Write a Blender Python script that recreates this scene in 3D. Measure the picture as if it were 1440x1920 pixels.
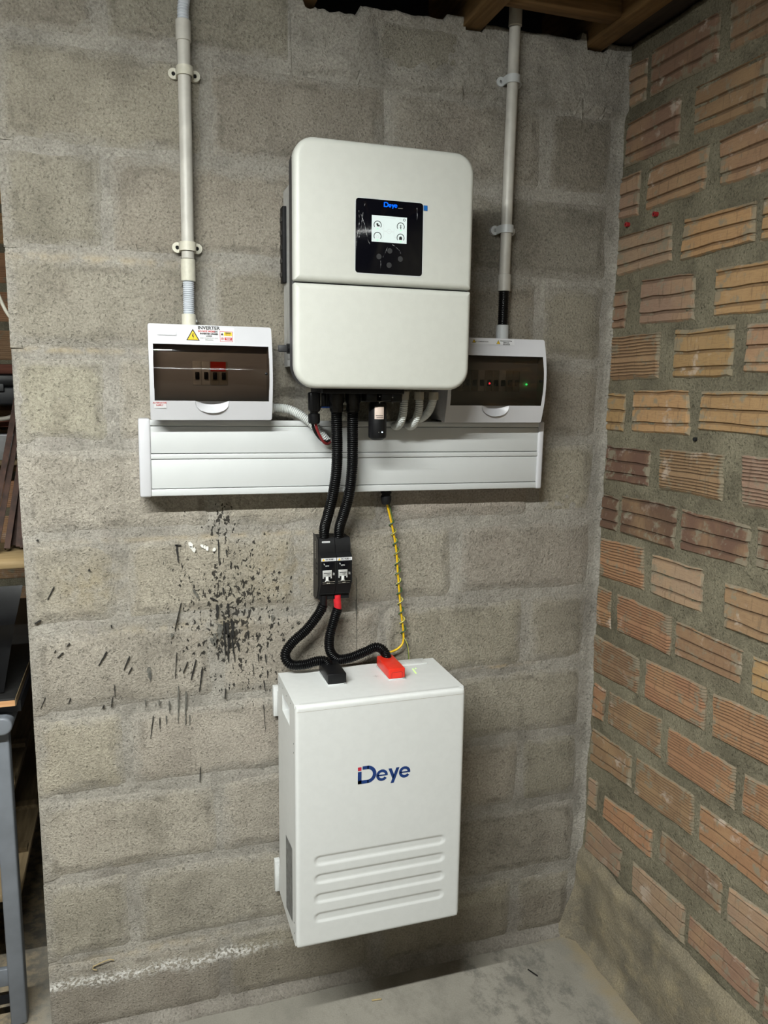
import bpy, bmesh, math, random
from mathutils import Vector, Matrix, noise
random.seed(7)
for o in list(bpy.data.objects): bpy.data.objects.remove(o)
SC = bpy.context.scene
COL = SC.collection
PI = math.pi

# ------------------------------------------------------------------ camera
cam_d = bpy.data.cameras.new('camera')
cam_d.sensor_fit = 'VERTICAL'; cam_d.sensor_height = 36.0
cam_d.lens = 1459.6 * 36.0 / 1920.0
cam_d.clip_start = 0.02
cam = bpy.data.objects.new('camera', cam_d); COL.objects.link(cam)
_r = Vector((0.9527, -0.3035, 0.0135)); _u = Vector((0.0352, 0.1543, 0.9874)); _f = Vector((0.3017, 0.9403, -0.1577))
cam.matrix_world = Matrix(((_r.x, _u.x, -_f.x, -0.4865), (_r.y, _u.y, -_f.y, -1.7436), (_r.z, _u.z, -_f.z, 1.518), (0, 0, 0, 1)))
SC.camera = cam

# ------------------------------------------------------------------ world, exposure
W = bpy.data.worlds.new('world'); SC.world = W; W.use_nodes = True
W.node_tree.nodes['Background'].inputs[0].default_value = (0.95, 0.97, 1.0, 1)
W.node_tree.nodes['Background'].inputs[1].default_value = 0.008
SC.view_settings.view_transform = 'Standard'; SC.view_settings.look = 'None'
SC.view_settings.exposure = 0.3; SC.view_settings.gamma = 1.0; SC.view_settings.use_curve_mapping = False
try: SC.cycles.diffuse_bounces = 2
except Exception: pass
TUBE_POWER = 505.0         # emission strength of the near batten's diffuser
FAR_POWER = 140.0

# ------------------------------------------------------------------ node helpers
def nd(nt, typ, ins=None, **props):
    n = nt.nodes.new('ShaderNode' + typ)
    for k, v in props.items(): setattr(n, k, v)
    for k, v in (ins or {}).items():
        if hasattr(v, 'is_linked') or isinstance(v, bpy.types.NodeSocket): nt.links.new(v, n.inputs[k])
        else: n.inputs[k].default_value = v
    return n
def mth(nt, op, a, b=None, c=None):
    ins = {0: a}
    if b is not None: ins[1] = b
    if c is not None: ins[2] = c
    return nd(nt, 'Math', ins, operation=op).outputs[0]
def c4(c): return tuple(c) if len(c) == 4 else tuple(c) + (1,)
def mix(nt, fac, a, b, blend='MIX'):
    n = nt.nodes.new('ShaderNodeMix'); n.data_type = 'RGBA'; n.blend_type = blend
    for i, v in ((0, fac), (6, a), (7, b)):
        if isinstance(v, bpy.types.NodeSocket): nt.links.new(v, n.inputs[i])
        else: n.inputs[i].default_value = c4(v) if i else v
    return n.outputs[2]
def smooth(nt, v, lo, hi):
    n = nd(nt, 'MapRange', {0: v, 1: lo, 2: hi, 3: 0.0, 4: 1.0}, interpolation_type='SMOOTHSTEP')
    return n.outputs[0]
def nz(nt, vec, scale, detail=3.0, rough=0.55):
    return nd(nt, 'TexNoise', {'Vector': vec, 'Scale': scale, 'Detail': detail, 'Roughness': rough}).outputs[0]
def scl(nt, vec, s):
    return nd(nt, 'Mapping', {'Vector': vec, 'Scale': s}).outputs[0]
def base(name):
    m = bpy.data.materials.new(name); m.use_nodes = True
    nt = m.node_tree; return m, nt, nt.nodes['Principled BSDF']
def setin(nt, b, key, v):
    if isinstance(v, bpy.types.NodeSocket): nt.links.new(v, b.inputs[key])
    else: b.inputs[key].default_value = v
def bump(nt, b, h, strength, dist):
    n = nd(nt, 'Bump', {'Height': h, 'Strength': strength, 'Distance': dist})
    nt.links.new(n.outputs[0], b.inputs['Normal'])
def simple(name, col, rough=0.5, metal=0.0, var=0.06, scale=60.0, bmp=0.0, bscale=300.0, spec=0.5, emit=None, estr=0.0):
    """plain material with a little procedural mottling"""
    m, nt, b = base(name)
    P = nd(nt, 'TexCoord').outputs['Object']
    f = nz(nt, P, scale, 3.0)
    dark = tuple(c * (1 - var * 2) for c in col); lite = tuple(min(1, c * (1 + var)) for c in col)
    setin(nt, b, 'Base Color', mix(nt, smooth(nt, f, 0.3, 0.7), dark, lite))
    b.inputs['Roughness'].default_value = rough; b.inputs['Metallic'].default_value = metal
    b.inputs['Specular IOR Level'].default_value = spec
    if bmp: bump(nt, b, nz(nt, P, bscale, 2.0), bmp, 0.001)
    if emit: b.inputs['Emission Color'].default_value = c4(emit); b.inputs['Emission Strength'].default_value = estr
    return m

# ------------------------------------------------------------------ object helpers
def finish(name, me, mat, parent=None, smooth_sh=False):
    o = bpy.data.objects.new(name, me); COL.objects.link(o)
    if mat: me.materials.append(mat)
    if smooth_sh:
        for p in me.polygons: p.use_smooth = True
    if parent:
        o.parent = parent
        o.matrix_parent_inverse = root_of(parent)
    return o
def root_of(p):
    q = Matrix.Identity(4); chain = []
    while p: chain.append(p); p = p.parent
    # every part is built in world coordinates; only top-level empties carry a location
    return Matrix.Translation(-chain[-1].location) if len(chain) == 1 else Matrix.Identity(4)
def thing(name, label, cat, loc=(0, 0, 0), group=None):
    o = bpy.data.objects.new(name, None); COL.objects.link(o); o.location = loc
    o.empty_display_size = 0.05
    return tag(o, label, cat, group)
def tag(o, label=None, cat=None, group=None, kind=None):
    if label: o['label'] = label
    if cat: o['category'] = cat
    if group: o['group'] = group
    if kind: o['kind'] = kind
    return o
def from_bm(name, bm, mat, parent=None, sm=False):
    bmesh.ops.recalc_face_normals(bm, faces=bm.faces[:])
    me = bpy.data.meshes.new(name); bm.to_mesh(me); bm.free()
    return finish(name, me, mat, parent, sm)
def autosmooth(o, ang=40):
    me = o.data
    for p in me.polygons: p.use_smooth = True
    try: me.set_sharp_from_angle(angle=math.radians(ang))
    except Exception: pass
    return o
def box(name, x0, x1, y0, y1, z0, z1, mat, parent=None, bev=0.0, seg=2):
    bm = bmesh.new()
    bmesh.ops.create_cube(bm, size=1.0)
    for v in bm.verts:
        v.co = Vector((x0 + (v.co.x + .5) * (x1 - x0), y0 + (v.co.y + .5) * (y1 - y0), z0 + (v.co.z + .5) * (z1 - z0)))
    if bev: bmesh.ops.bevel(bm, geom=bm.edges[:], offset=bev, segments=seg, profile=0.5, affect='EDGES')
    o = from_bm(name, bm, mat, parent)
    return autosmooth(o, 50) if bev else o
def rrect(x0, x1, z0, z1, rad, n=6, dens=0):
    """rounded rectangle outline, rad = (tl, tr, br, bl)"""
    if not isinstance(rad, (tuple, list)): rad = (rad,) * 4
    tl, tr, br, bl = [max(r, 1e-5) for r in rad]
    pts = []
    for cx, cz, r, a0 in ((x0 + bl, z0 + bl, bl, PI), (x1 - br, z0 + br, br, 1.5 * PI), (x1 - tr, z1 - tr, tr, 0), (x0 + tl, z1 - tl, tl, .5 * PI)):
        for i in range(n + 1):
            a = a0 + .5 * PI * i / n
            pts.append((cx + r * math.cos(a), cz + r * math.sin(a)))
    if dens:
        out = []
        for i, p in enumerate(pts):
            q = pts[(i + 1) % len(pts)]
            L = math.hypot(q[0] - p[0], q[1] - p[1]); k = max(1, int(L / dens))
            for j in range(k): out.append((p[0] + (q[0] - p[0]) * j / k, p[1] + (q[1] - p[1]) * j / k))
        pts = out
    return pts
def loft(name, rings, mat, parent=None, cap0=True, cap1=True, ang=40):
    bm = bmesh.new(); R = [[bm.verts.new(p) for p in r] for r in rings]
    n = len(R[0])
    for a, b in zip(R, R[1:]):
        for i in range(n):
            try: bm.faces.new((a[i], a[(i + 1) % n], b[(i + 1) % n], b[i]))
            except ValueError: pass
    if cap0: bm.faces.new(R[0][::-1])
    if cap1: bm.faces.new(R[-1])
    return autosmooth(from_bm(name, bm, mat, parent), ang)
def pillow(name, x0, x1, z0, z1, rad, yb, yf, er, mat, parent=None, n=8, k=5):
    """rounded-rectangle block from yb (back) to yf (front, smaller y) with a rounded front edge"""
    if not isinstance(rad, (tuple, list)): rad = (rad,) * 4
    rings = [[(x, yb, z) for x, z in rrect(x0, x1, z0, z1, rad, n)]]
    for i in range(k + 1):
        a = .5 * PI * i / k
        o = er * (1 - math.cos(a)); y = yf + er * (1 - math.sin(a))
        rings.append([(x, y, z) for x, z in rrect(x0 + o, x1 - o, z0 + o, z1 - o, [max(r - o, 1e-4) for r in rad], n)])
    return loft(name, rings, mat, parent)
def prism_x(name, prof, x0, x1, mat, parent=None, ang=30):
    return loft(name, [[(x0, y, z) for y, z in prof], [(x1, y, z) for y, z in prof]], mat, parent, ang=ang)
def flat(name, polys, y, mat, parent=None, xf=None):
    """printed marks: polygons in the xz plane a hair in front of a face"""
    bm = bmesh.new()
    for p in polys:
        vs = []
        for q in p:
            c = Vector((q[0], y, q[1]))
            vs.append(bm.verts.new(xf @ c if xf else c))
        try: bm.faces.new(vs)
        except ValueError: pass
    me = bpy.data.meshes.new(name); bm.to_mesh(me); bm.free()
    return finish(name, me, mat, parent)
def ringsec(cx, cz, r0, r1, a0, a1, n=20):
    out = []
    for i in range(n):
        a = math.radians(a0 + (a1 - a0) * i / n); b = math.radians(a0 + (a1 - a0) * (i + 1) / n)
        out.append([(cx + r * math.cos(t), cz + r * math.sin(t)) for r, t in ((r0, a), (r1, a), (r1, b), (r0, b))])
    return out
def rect(x0, x1, z0, z1): return [(x0, z0), (x1, z0), (x1, z1), (x0, z1)]
def text(name, body, size, x, z, y, mat, parent, align='CENTER', bold=0.0, M=None):
    cu = bpy.data.curves.new(name, 'FONT'); cu.body = body; cu.size = size; cu.align_x = align; cu.align_y = 'CENTER'
    cu.offset = bold; cu.resolution_u = 3
    t = bpy.data.objects.new('tmp', cu); COL.objects.link(t)
    dg = bpy.context.evaluated_depsgraph_get(); me = bpy.data.meshes.new_from_object(t.evaluated_get(dg))
    bpy.data.objects.remove(t)
    X = M if M is not None else Matrix.Translation((x, y, z)) @ Matrix.Rotation(PI / 2, 4, 'X')
    me.transform(X); me.materials.clear()
    return finish(name, me, mat, parent)
def catmull(P, step):
    P = [Vector(p) for p in P]; P = [P[0] * 2 - P[1]] + P + [P[-1] * 2 - P[-2]]
    dense = []
    for i in range(1, len(P) - 2):
        for j in range(24):
            t = j / 24; a, b, c, d = P[i - 1:i + 3]
            dense.append(.5 * (2 * b + (c - a) * t + (2 * a - 5 * b + 4 * c - d) * t * t + (3 * b - a - 3 * c + d) * t ** 3))
    dense.append(P[-2])
    out = [dense[0]]; acc = 0.0
    for a, b in zip(dense, dense[1:]):
        L = (b - a).length
        while acc + L >= step:
            a = a + (b - a).normalized() * (step - acc); L = (b - a).length; acc = 0.0; out.append(a.copy())
        acc += L
    return out
def tube(name, P, r, mat, parent=None, pitch=0.0, depth=0.0015, seg=14, step=None, caps=True):
    """round tube along a path; pitch > 0 makes a corrugated hose with real ribs"""
    step = step or (pitch / 4 if pitch else 0.006)
    pts = catmull(P, step)
    rings = []; nrm = None
    for i, p in enumerate(pts):
        t = (pts[min(i + 1, len(pts) - 1)] - pts[max(i - 1, 0)]).normalized()
        if nrm is None:
            nrm = t.orthogonal().normalized()
        nrm = (nrm - t * nrm.dot(t)).normalized(); bi = t.cross(nrm)
        rr = r if not pitch else r - depth * (0.0, 0.2, 1.0, 0.2)[i % 4]
        rings.append([p + rr * (math.cos(2 * PI * k / seg) * nrm + math.sin(2 * PI * k / seg) * bi) for k in range(seg)])
    return loft(name, rings, mat, parent, caps, caps, ang=75)
def lathe(name, prof, c, axis, mat, parent=None, seg=20, ang=40):
    """prof = (radius, offset along axis) pairs"""
    rings = []
    for r, h in prof:
        ring = []
        for k in range(seg):
            a = 2 * PI * k / seg; u, v = r * math.cos(a), r * math.sin(a)
            d = {'z': (u, v, h), 'y': (u, h, v), 'x': (h, u, v)}[axis]
            ring.append(Vector(c) + Vector(d))
        rings.append(ring)
    return loft(name, rings, mat, parent, ang=ang)
def sstep(t): t = min(1, max(0, t)); return t * t * (3 - 2 * t)
def fbm(x, y, z, o=3): return noise.fractal(Vector((x, y, z)), 1.0, 2.0, o, noise_basis='PERLIN_ORIGINAL')

XR, XL = 0.6695, -0.7165

# ------------------------------------------------------------------ lamps (above and behind the viewer)
m_tube, nt, b = base('lit_tube')
b.inputs['Base Color'].default_value = (1, 1, 1, 1)
b.inputs['Emission Color'].default_value = (0.97, 1.0, 0.955, 1); b.inputs['Emission Strength'].default_value = TUBE_POWER
m_tube_far = m_tube.copy(); m_tube_far.name = 'lit_tube_far'
m_tube_far.node_tree.nodes['Principled BSDF'].inputs['Emission Strength'].default_value = FAR_POWER
m_batten = simple('batten_enamel', (.75, .75, .74), .4)
def batten(label, x0, x1, y, z, m):
    t = thing('fluorescent_light', label, 'light', ((x0 + x1) / 2, y, z), 'fluorescent ceiling lights')
    box('housing', x0 - .02, x1 + .02, y - .03, y + .03, z + .022, z + .07, m_batten, t, .006)
    arc = [(y - .018 * math.cos(PI * i / 10), z + .0222 - .0055 * math.sin(PI * i / 10)) for i in range(11)]
    loft('diffuser', [[(x0, p, q) for p, q in arc], [(x1, p, q) for p, q in arc]], m, t)
    for xe in (x0 - .022, x1 + .008): box('end_cap', xe, xe + .014, y - .031, y + .031, z + .0225, z + .071, m_batten, t, .003)
    for xe in (x0 + .15, x1 - .15): box('hanger', xe - .012, xe + .012, y - .012, y + .012, z + .068, 2.47, m_batten, t)
    return t
batten('white fluorescent batten with lit diffuser hung nearest the inverter wall', -1.80, -0.36, -1.36, 2.25, m_tube)
batten('white fluorescent batten with lit diffuser far behind the viewer', -2.7, -1.2, -6.0, 2.12, m_tube_far)
batten('white fluorescent batten at the far end of the row nearest the brick wall', -0.8, 0.55, -6.0, 2.12, m_tube_far)

# ------------------------------------------------------------------ masonry materials
def wall_marks(nt, P, col):
    """paint spatter, salt tide line and damp on the block wall: marks with shapes of their own"""
    s = nd(nt, 'SeparateXYZ', {0: P}); X, Y, Z = s.outputs
    def blob(cx, cz, rx, rz):
        a = mth(nt, 'POWER', mth(nt, 'DIVIDE', mth(nt, 'SUBTRACT', X, cx), rx), 2.0)
        c = mth(nt, 'POWER', mth(nt, 'DIVIDE', mth(nt, 'SUBTRACT', Z, cz), rz), 2.0)
        return mth(nt, 'EXPONENT', mth(nt, 'MULTIPLY', mth(nt, 'ADD', a, c), -1.0))
    # ochre and olive patches
    for cx, cz, rx, rz, k, cc in ((-.59, 1.09, .07, .05, .4, (.30, .24, .13)), (-.17, 1.09, .07, .07, .45, (.27, .21, .11)), (-.55, 1.767, .2, .008, .5, (.45, .36, .23)), (-.30, 1.185, .3, .006, .5, (.44, .36, .24)),
                              (-.62, 1.585, .14, .006, .5, (.45, .36, .22)), (-.42, .985, .2, .01, .35, (.40, .33, .21)), (-.5, .2, .2, .01, .35, (.40, .32, .2)), (.40, .81, .07, .005, .5, (.48, .36, .2)), (-.3, .965, .06, .04, .4, (.26, .2, .11))):
        n = nz(nt, P, 30.0, 4.0)
        f = mth(nt, 'MULTIPLY', mth(nt, 'MULTIPLY', blob(cx, cz, rx, rz), smooth(nt, n, .35, .62)), k)
        col = mix(nt, f, col, cc)
    # damp foot below the tide line
    wob = mth(nt, 'MULTIPLY', mth(nt, 'SUBTRACT', nz(nt, P, 7.0, 3.0), .5), .05)
    zl = mth(nt, 'ADD', Z, wob)
    damp = mth(nt, 'SUBTRACT', 1.0, smooth(nt, zl, .125, .15))
    damp = mth(nt, 'MULTIPLY', damp, .32)
    col = mix(nt, damp, col, (.13, .105, .085))
    # salts
    tl = mth(nt, 'EXPONENT', mth(nt, 'MULTIPLY', mth(nt, 'POWER', mth(nt, 'DIVIDE', mth(nt, 'SUBTRACT', zl, .147), .013), 2.0), -1.0))
    fade = mth(nt, 'SUBTRACT', 1.0, smooth(nt, X, -.32, -.14))
    sal = mth(nt, 'MULTIPLY', mth(nt, 'MULTIPLY', tl, fade), smooth(nt, nz(nt, P, 140.0, 3.0), .42, .6))
    col = mix(nt, sal, col, (.80, .78, .75))
    # black paint spatter
    ms = mth(nt, 'MAXIMUM', blob(-.29, .955, .045, .085), mth(nt, 'MULTIPLY', blob(-.285, 1.03, .085, .17), .82))
    ms = mth(nt, 'MAXIMUM', ms, mth(nt, 'MULTIPLY', blob(-.305, 1.21, .045, .09), .8))
    ms = mth(nt, 'MAXIMUM', ms, mth(nt, 'MULTIPLY', blob(-.28, 1.0, .20, .27), .73))
    n1 = nd(nt, 'TexNoise', {'Vector': scl(nt, P, (1, 1, .6)), 'Scale': 135.0, 'Detail': 3.5, 'Roughness': .55, 'Distortion': .4}).outputs[0]
    sp = smooth(nt, mth(nt, 'MULTIPLY_ADD', ms, .35, n1), .79, .815)
    col = mix(nt, mth(nt, 'MULTIPLY', sp, .9), col, (.016, .015, .014))
    return col
def concrete(name, lo, hi, grain, bstr, edge=False, marks=True):
    m, nt, b = base(name)
    P = nd(nt, 'TexCoord').outputs['Object']
    big = nz(nt, P, 5.0, 4.0); mid = nz(nt, P, 28.0, 4.0, .6); fine = nz(nt, P, grain, 4.0, .68)
    col = mix(nt, smooth(nt, big, .32, .68), lo, hi)
    col = mix(nt, mth(nt, 'MULTIPLY', smooth(nt, mid, .40, .72), .30), col, tuple(c * 1.18 for c in hi))
    col = mix(nt, mth(nt, 'MULTIPLY', smooth(nt, nz(nt, P, 9.0, 5.0, .6), .46, .70), .62), col, tuple(c * .66 for c in lo))
    col = mix(nt, mth(nt, 'MULTIPLY', smooth(nt, nz(nt, P, 6.0, 3.0), .55, .7), .35), col, (lo[0] * 1.03, lo[1] * .98, lo[2] * 1.0))
    if edge:
        rnd = nd(nt, 'ObjectInfo').outputs['Random']
        col = mix(nt, mth(nt, 'MULTIPLY', smooth(nt, rnd, .45, 1.0), .35), col, (.37, .32, .285))
        col = mix(nt, mth(nt, 'MULTIPLY', mth(nt, 'SUBTRACT', 1.0, smooth(nt, rnd, 0.0, .5)), .3), col, (.36, .33, .255))
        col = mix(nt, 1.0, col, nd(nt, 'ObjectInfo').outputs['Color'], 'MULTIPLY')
        e = nd(nt, 'Attribute', attribute_name='edge').outputs['Fac']
        ee = mth(nt, 'ADD', e, mth(nt, 'MULTIPLY', mth(nt, 'SUBTRACT', nz(nt, P, 13.0, 5.0, .62), .5), 2.2))
        col = mix(nt, mth(nt, 'MULTIPLY', smooth(nt, ee, .25, 1.0), .8), col, MORT)
        dk = mth(nt, 'MULTIPLY', mth(nt, 'MULTIPLY', smooth(nt, e, .05, .3), mth(nt, 'SUBTRACT', 1.0, smooth(nt, e, .35, .75))), smooth(nt, nz(nt, P, 14.0, 3.0), .46, .66))
        col = mix(nt, mth(nt, 'MULTIPLY', dk, .55), col, (.15, .135, .112))
    grn = mth(nt, 'MULTIPLY', mth(nt, 'SUBTRACT', fine, .5), 1.6)
    col = mix(nt, 1.0, col, nd(nt, 'CombineColor', {0: mth(nt, 'ADD', 1.0, grn), 1: mth(nt, 'ADD', 1.0, grn), 2: mth(nt, 'ADD', 1.0, grn)}).outputs[0], 'MULTIPLY')
    pits = smooth(nt, nz(nt, P, grain * .75, 3.0, .6), .58, .70)
    col = mix(nt, mth(nt, 'MULTIPLY', pits, .28), col, tuple(c * .45 for c in lo))
    if marks: col = wall_marks(nt, P, col)
    setin(nt, b, 'Base Color', col)
    b.inputs['Roughness'].default_value = .95; b.inputs['Specular IOR Level'].default_value = .15
    h = mth(nt, 'SUBTRACT', mth(nt, 'MULTIPLY_ADD', mid, .8, fine), mth(nt, 'MULTIPLY', pits, .5))
    bump(nt, b, h, bstr, .004)
    return m
MORT = (.322, .300, .264)
m_mortar = concrete('wall_mortar', (.268, .249, .218), (.362, .339, .300), 200.0, .75)
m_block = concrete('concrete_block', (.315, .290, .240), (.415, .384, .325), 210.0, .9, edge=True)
m_mortar_r = concrete('brick_mortar', (.152, .136, .096), (.235, .212, .150), 200.0, .9, marks=False)
def brick_mat():
    m, nt, b = base('clay_brick')
    P = nd(nt, 'TexCoord').outputs['Object']
    oi = nd(nt, 'ObjectInfo'); rnd = oi.outputs['Random']
    col = oi.outputs['Color']
    streak = nz(nt, scl(nt, P, (1, 4, 30)), 12.0, 3.0)
    col = mix(nt, mth(nt, 'MULTIPLY', smooth(nt, streak, .4, .7), .5), col, mix(nt, .5, col, (.14, .075, .05)))
    col = mix(nt, mth(nt, 'MULTIPLY', smooth(nt, nz(nt, P, 9.0, 4.0), .45, .7), .35), col, (.44, .29, .155))
    e = nd(nt, 'Attribute', attribute_name='groove').outputs['Fac']
    col = mix(nt, mth(nt, 'MULTIPLY', e, .55), col, (.06, .042, .03))
    ed = nd(nt, 'Attribute', attribute_name='edge').outputs['Fac']
    n = nz(nt, P, 34.0, 5.0, .6)
    sm = smooth(nt, mth(nt, 'MULTIPLY_ADD', ed, .24, n), .56, .68)
    col = mix(nt, mth(nt, 'MULTIPLY', sm, .8), col, (.235, .212, .155))
    vs = smooth(nt, nz(nt, scl(nt, P, (1, 30, 4)), 5.0, 3.0), .58, .68)
    col = mix(nt, mth(nt, 'MULTIPLY', vs, .35), col, (.11, .075, .05))
    # lime bloom on some bricks
    li = mth(nt, 'MULTIPLY', smooth(nt, nz(nt, P, 22.0, 5.0, .65), .57, .70), smooth(nt, nz(nt, P, 3.0, 1.0), .44, .58))
    col = mix(nt, mth(nt, 'MULTIPLY', li, .6), col, (.52, .44, .37))
    setin(nt, b, 'Base Color', col)
    b.inputs['Roughness'].default_value = .9; b.inputs['Specular IOR Level'].default_value = .2
    bump(nt, b, mth(nt, 'MULTIPLY_ADD', nz(nt, P, 300.0, 2.0), .5, n), .5, .003)
    return m
m_brick = brick_mat()

# ------------------------------------------------------------------ back wall
def wall_top(x):
    if x < -.148: return 2.46
    t = 2.318 + .006 * fbm(x * 30, 3, 1)
    if x < .0: t = 2.298 + .010 * fbm(x * 40, 1, 5) + (.014 if x < -.12 else 0)
    elif x < .20: t = 2.318 + .004 * fbm(x * 30, 2, 5)
    elif x < .245: t = 2.33
    elif x < .29: t = 2.306
    elif x < .535: t = 2.322 + .003 * fbm(x * 30, 2, 9)
    elif x < .552: t = 2.34
    elif x < .61: t = 2.305 - .004 * abs(fbm(x * 60, 2, 9))
    else: t = 2.325
    return t
def mortar_y(x, z):
    y = .0006 - .0032 * fbm(x * 7, 0, z * 7, 4) - .0012 * fbm(x * 40, 5, z * 40, 2)
    # thick, rough render thrown along the wall head
    lim = 2.178 + .012 * fbm(x * 9, 8, 0) 
    if x > -.16:
        k = sstep((z - lim + .010) / .012) * sstep((x + .155) / .012)
        hole = sstep(1.6 - max(abs(x - .13) / .085, abs(z - 2.262) / .04) + .35 * fbm(x * 22, 3, z * 22))
        y -= k * (.011 * (1 - .85 * hole) + .003 * fbm(x * 18, 4, z * 18, 4))
    # fillet run into the brick wall corner
    y -= .011 * sstep((x - .648) / .03) ** 2
    # toe at the floor
    y -= .02 * sstep((.05 - z) / .05) ** 2
    return y
NX, NZ = 270, 440
bm = bmesh.new(); grid = []
for i in range(NX + 1):
    x = XL + .0003 + (XR + .02 - XL - .0003) * i / NX; tp = wall_top(x); colm = []
    for j in range(NZ + 1):
        z = tp * j / NZ
        colm.append(bm.verts.new((x, mortar_y(x, z), z)))
    grid.append(colm)
for i in range(NX):
    for j in range(NZ): bm.faces.new((grid[i][j], grid[i + 1][j], grid[i + 1][j + 1], grid[i][j + 1]))
bk = [(bm.verts.new((grid[i][0].co.x, .19, 0)), bm.verts.new((grid[i][0].co.x, .19, grid[i][-1].co.z))) for i in range(NX + 1)]
for i in range(NX):
    bm.faces.new((bk[i][0], bk[i][1], bk[i + 1][1], bk[i + 1][0]))
    bm.faces.new((grid[i][-1], grid[i + 1][-1], bk[i + 1][1], bk[i][1]))
bm.faces.new([bk[0][0]] + grid[0][:] + [bk[0][1]])
wall_back = from_bm('wall_back', bm, m_mortar, None, True)
tag(wall_back, 'grey concrete block wall with smeared mortar joints carrying the equipment', 'wall', kind='structure')

def add_block(x0, x1, z0, z1, seed):
    nx, nz_ = max(6, int((x1 - x0) / .018)), 11
    rs = random.Random(seed); off = rs.uniform(-.0012, .0016); tx = rs.uniform(-.006, .006); tz = rs.uniform(-.012, .012)
    bm = bmesh.new(); g = []; lay = bm.verts.layers.float.new('edge')
    cx, cz = (x0 + x1) / 2, (z0 + z1) / 2
    for i in range(nx + 1):
        row = []
        for j in range(nz_ + 1):
            x = x0 + (x1 - x0) * i / nx; z = z0 + (z1 - z0) * j / nz_
            wx = .004 * fbm(x * 16, 2 + seed, z * 16); d = min(x - x0, x1 - x, z - z0, z1 - z) + wx
            t = sstep((d + (.012 if x < XL + .02 else 0)) / .020)
            y = -.0042 + off + tx * (x - cx) + tz * (z - cz) - .0013 * fbm(x * 14, seed, z * 14, 3) + (1 - t) * .0085
            v = bm.verts.new((x, y, z)); v[lay] = 1 - sstep(min(x - x0, x1 - x, z - z0, z1 - z) / .042); row.append(v)
        g.append(row)
    for i in range(nx):
        for j in range(nz_): bm.faces.new((g[i][j], g[i + 1][j], g[i + 1][j + 1], g[i][j + 1]))
    ring = [g[i][0] for i in range(nx)] + [g[nx][j] for j in range(nz_)] + [g[i][nz_] for i in range(nx, 0, -1)] + [g[0][j] for j in range(nz_, 0, -1)]
    bb = [bm.verts.new((v.co.x, .195, v.co.z)) for v in ring]; n = len(ring)
    for v in bb: v[lay] = .3
    for i in range(n): bm.faces.new((ring[i], bb[i], bb[(i + 1) % n], ring[(i + 1) % n]))
    bm.faces.new(bb)
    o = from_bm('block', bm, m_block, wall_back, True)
    o.data.set_sharp_from_angle(angle=math.radians(50))
    k = (.97 - .15 * sstep((z0 - 1.30) / .35) - .13 * sstep((x0 - .0) / .3)) * rs.uniform(.93, 1.06)  # darker in upper courses; rightward darkening is shade put into the block colour
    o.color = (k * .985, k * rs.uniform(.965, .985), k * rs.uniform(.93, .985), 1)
ZJ = [2.175, 1.977, 1.777, 1.583, 1.392, 1.196, .999, .802, .610, .411, .208, .012]
EVEN = [XL, -.525, -.128, .262, .648]     # joints of alternate courses
ODD = [XL, -.323, .068, .462, .648]
sd = 0
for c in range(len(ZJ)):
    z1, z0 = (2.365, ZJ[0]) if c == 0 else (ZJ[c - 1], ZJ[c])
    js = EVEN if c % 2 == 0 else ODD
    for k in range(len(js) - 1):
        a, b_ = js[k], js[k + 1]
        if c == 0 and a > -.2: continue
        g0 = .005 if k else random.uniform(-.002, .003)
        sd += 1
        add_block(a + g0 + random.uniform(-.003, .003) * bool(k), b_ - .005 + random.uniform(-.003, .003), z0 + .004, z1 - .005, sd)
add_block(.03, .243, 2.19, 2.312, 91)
# flecks of white paint
m_fleck = simple('white_paint', (.78, .77, .73), .6)
for fx, fz, fs in ((-.377, 1.170, .007), (-.371, 1.158, .008), (-.376, 1.163, .005), (-.352, 1.166, .005), (-.342, 1.158, .006), (-.327, 1.156, .005), (-.347, 1.163, .004)):
    pts = [(fx + fs * (.5 + .7 * random.random()) * math.cos(a * PI / 4) * .8, fz + fs * (.4 + .8 * random.random()) * math.sin(a * PI / 4)) for a in range(8)]
    loft('paint_fleck', [[(x, -.002, z) for x, z in pts], [(x, -.0078, z) for x, z in pts]], m_fleck, wall_back)

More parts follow.
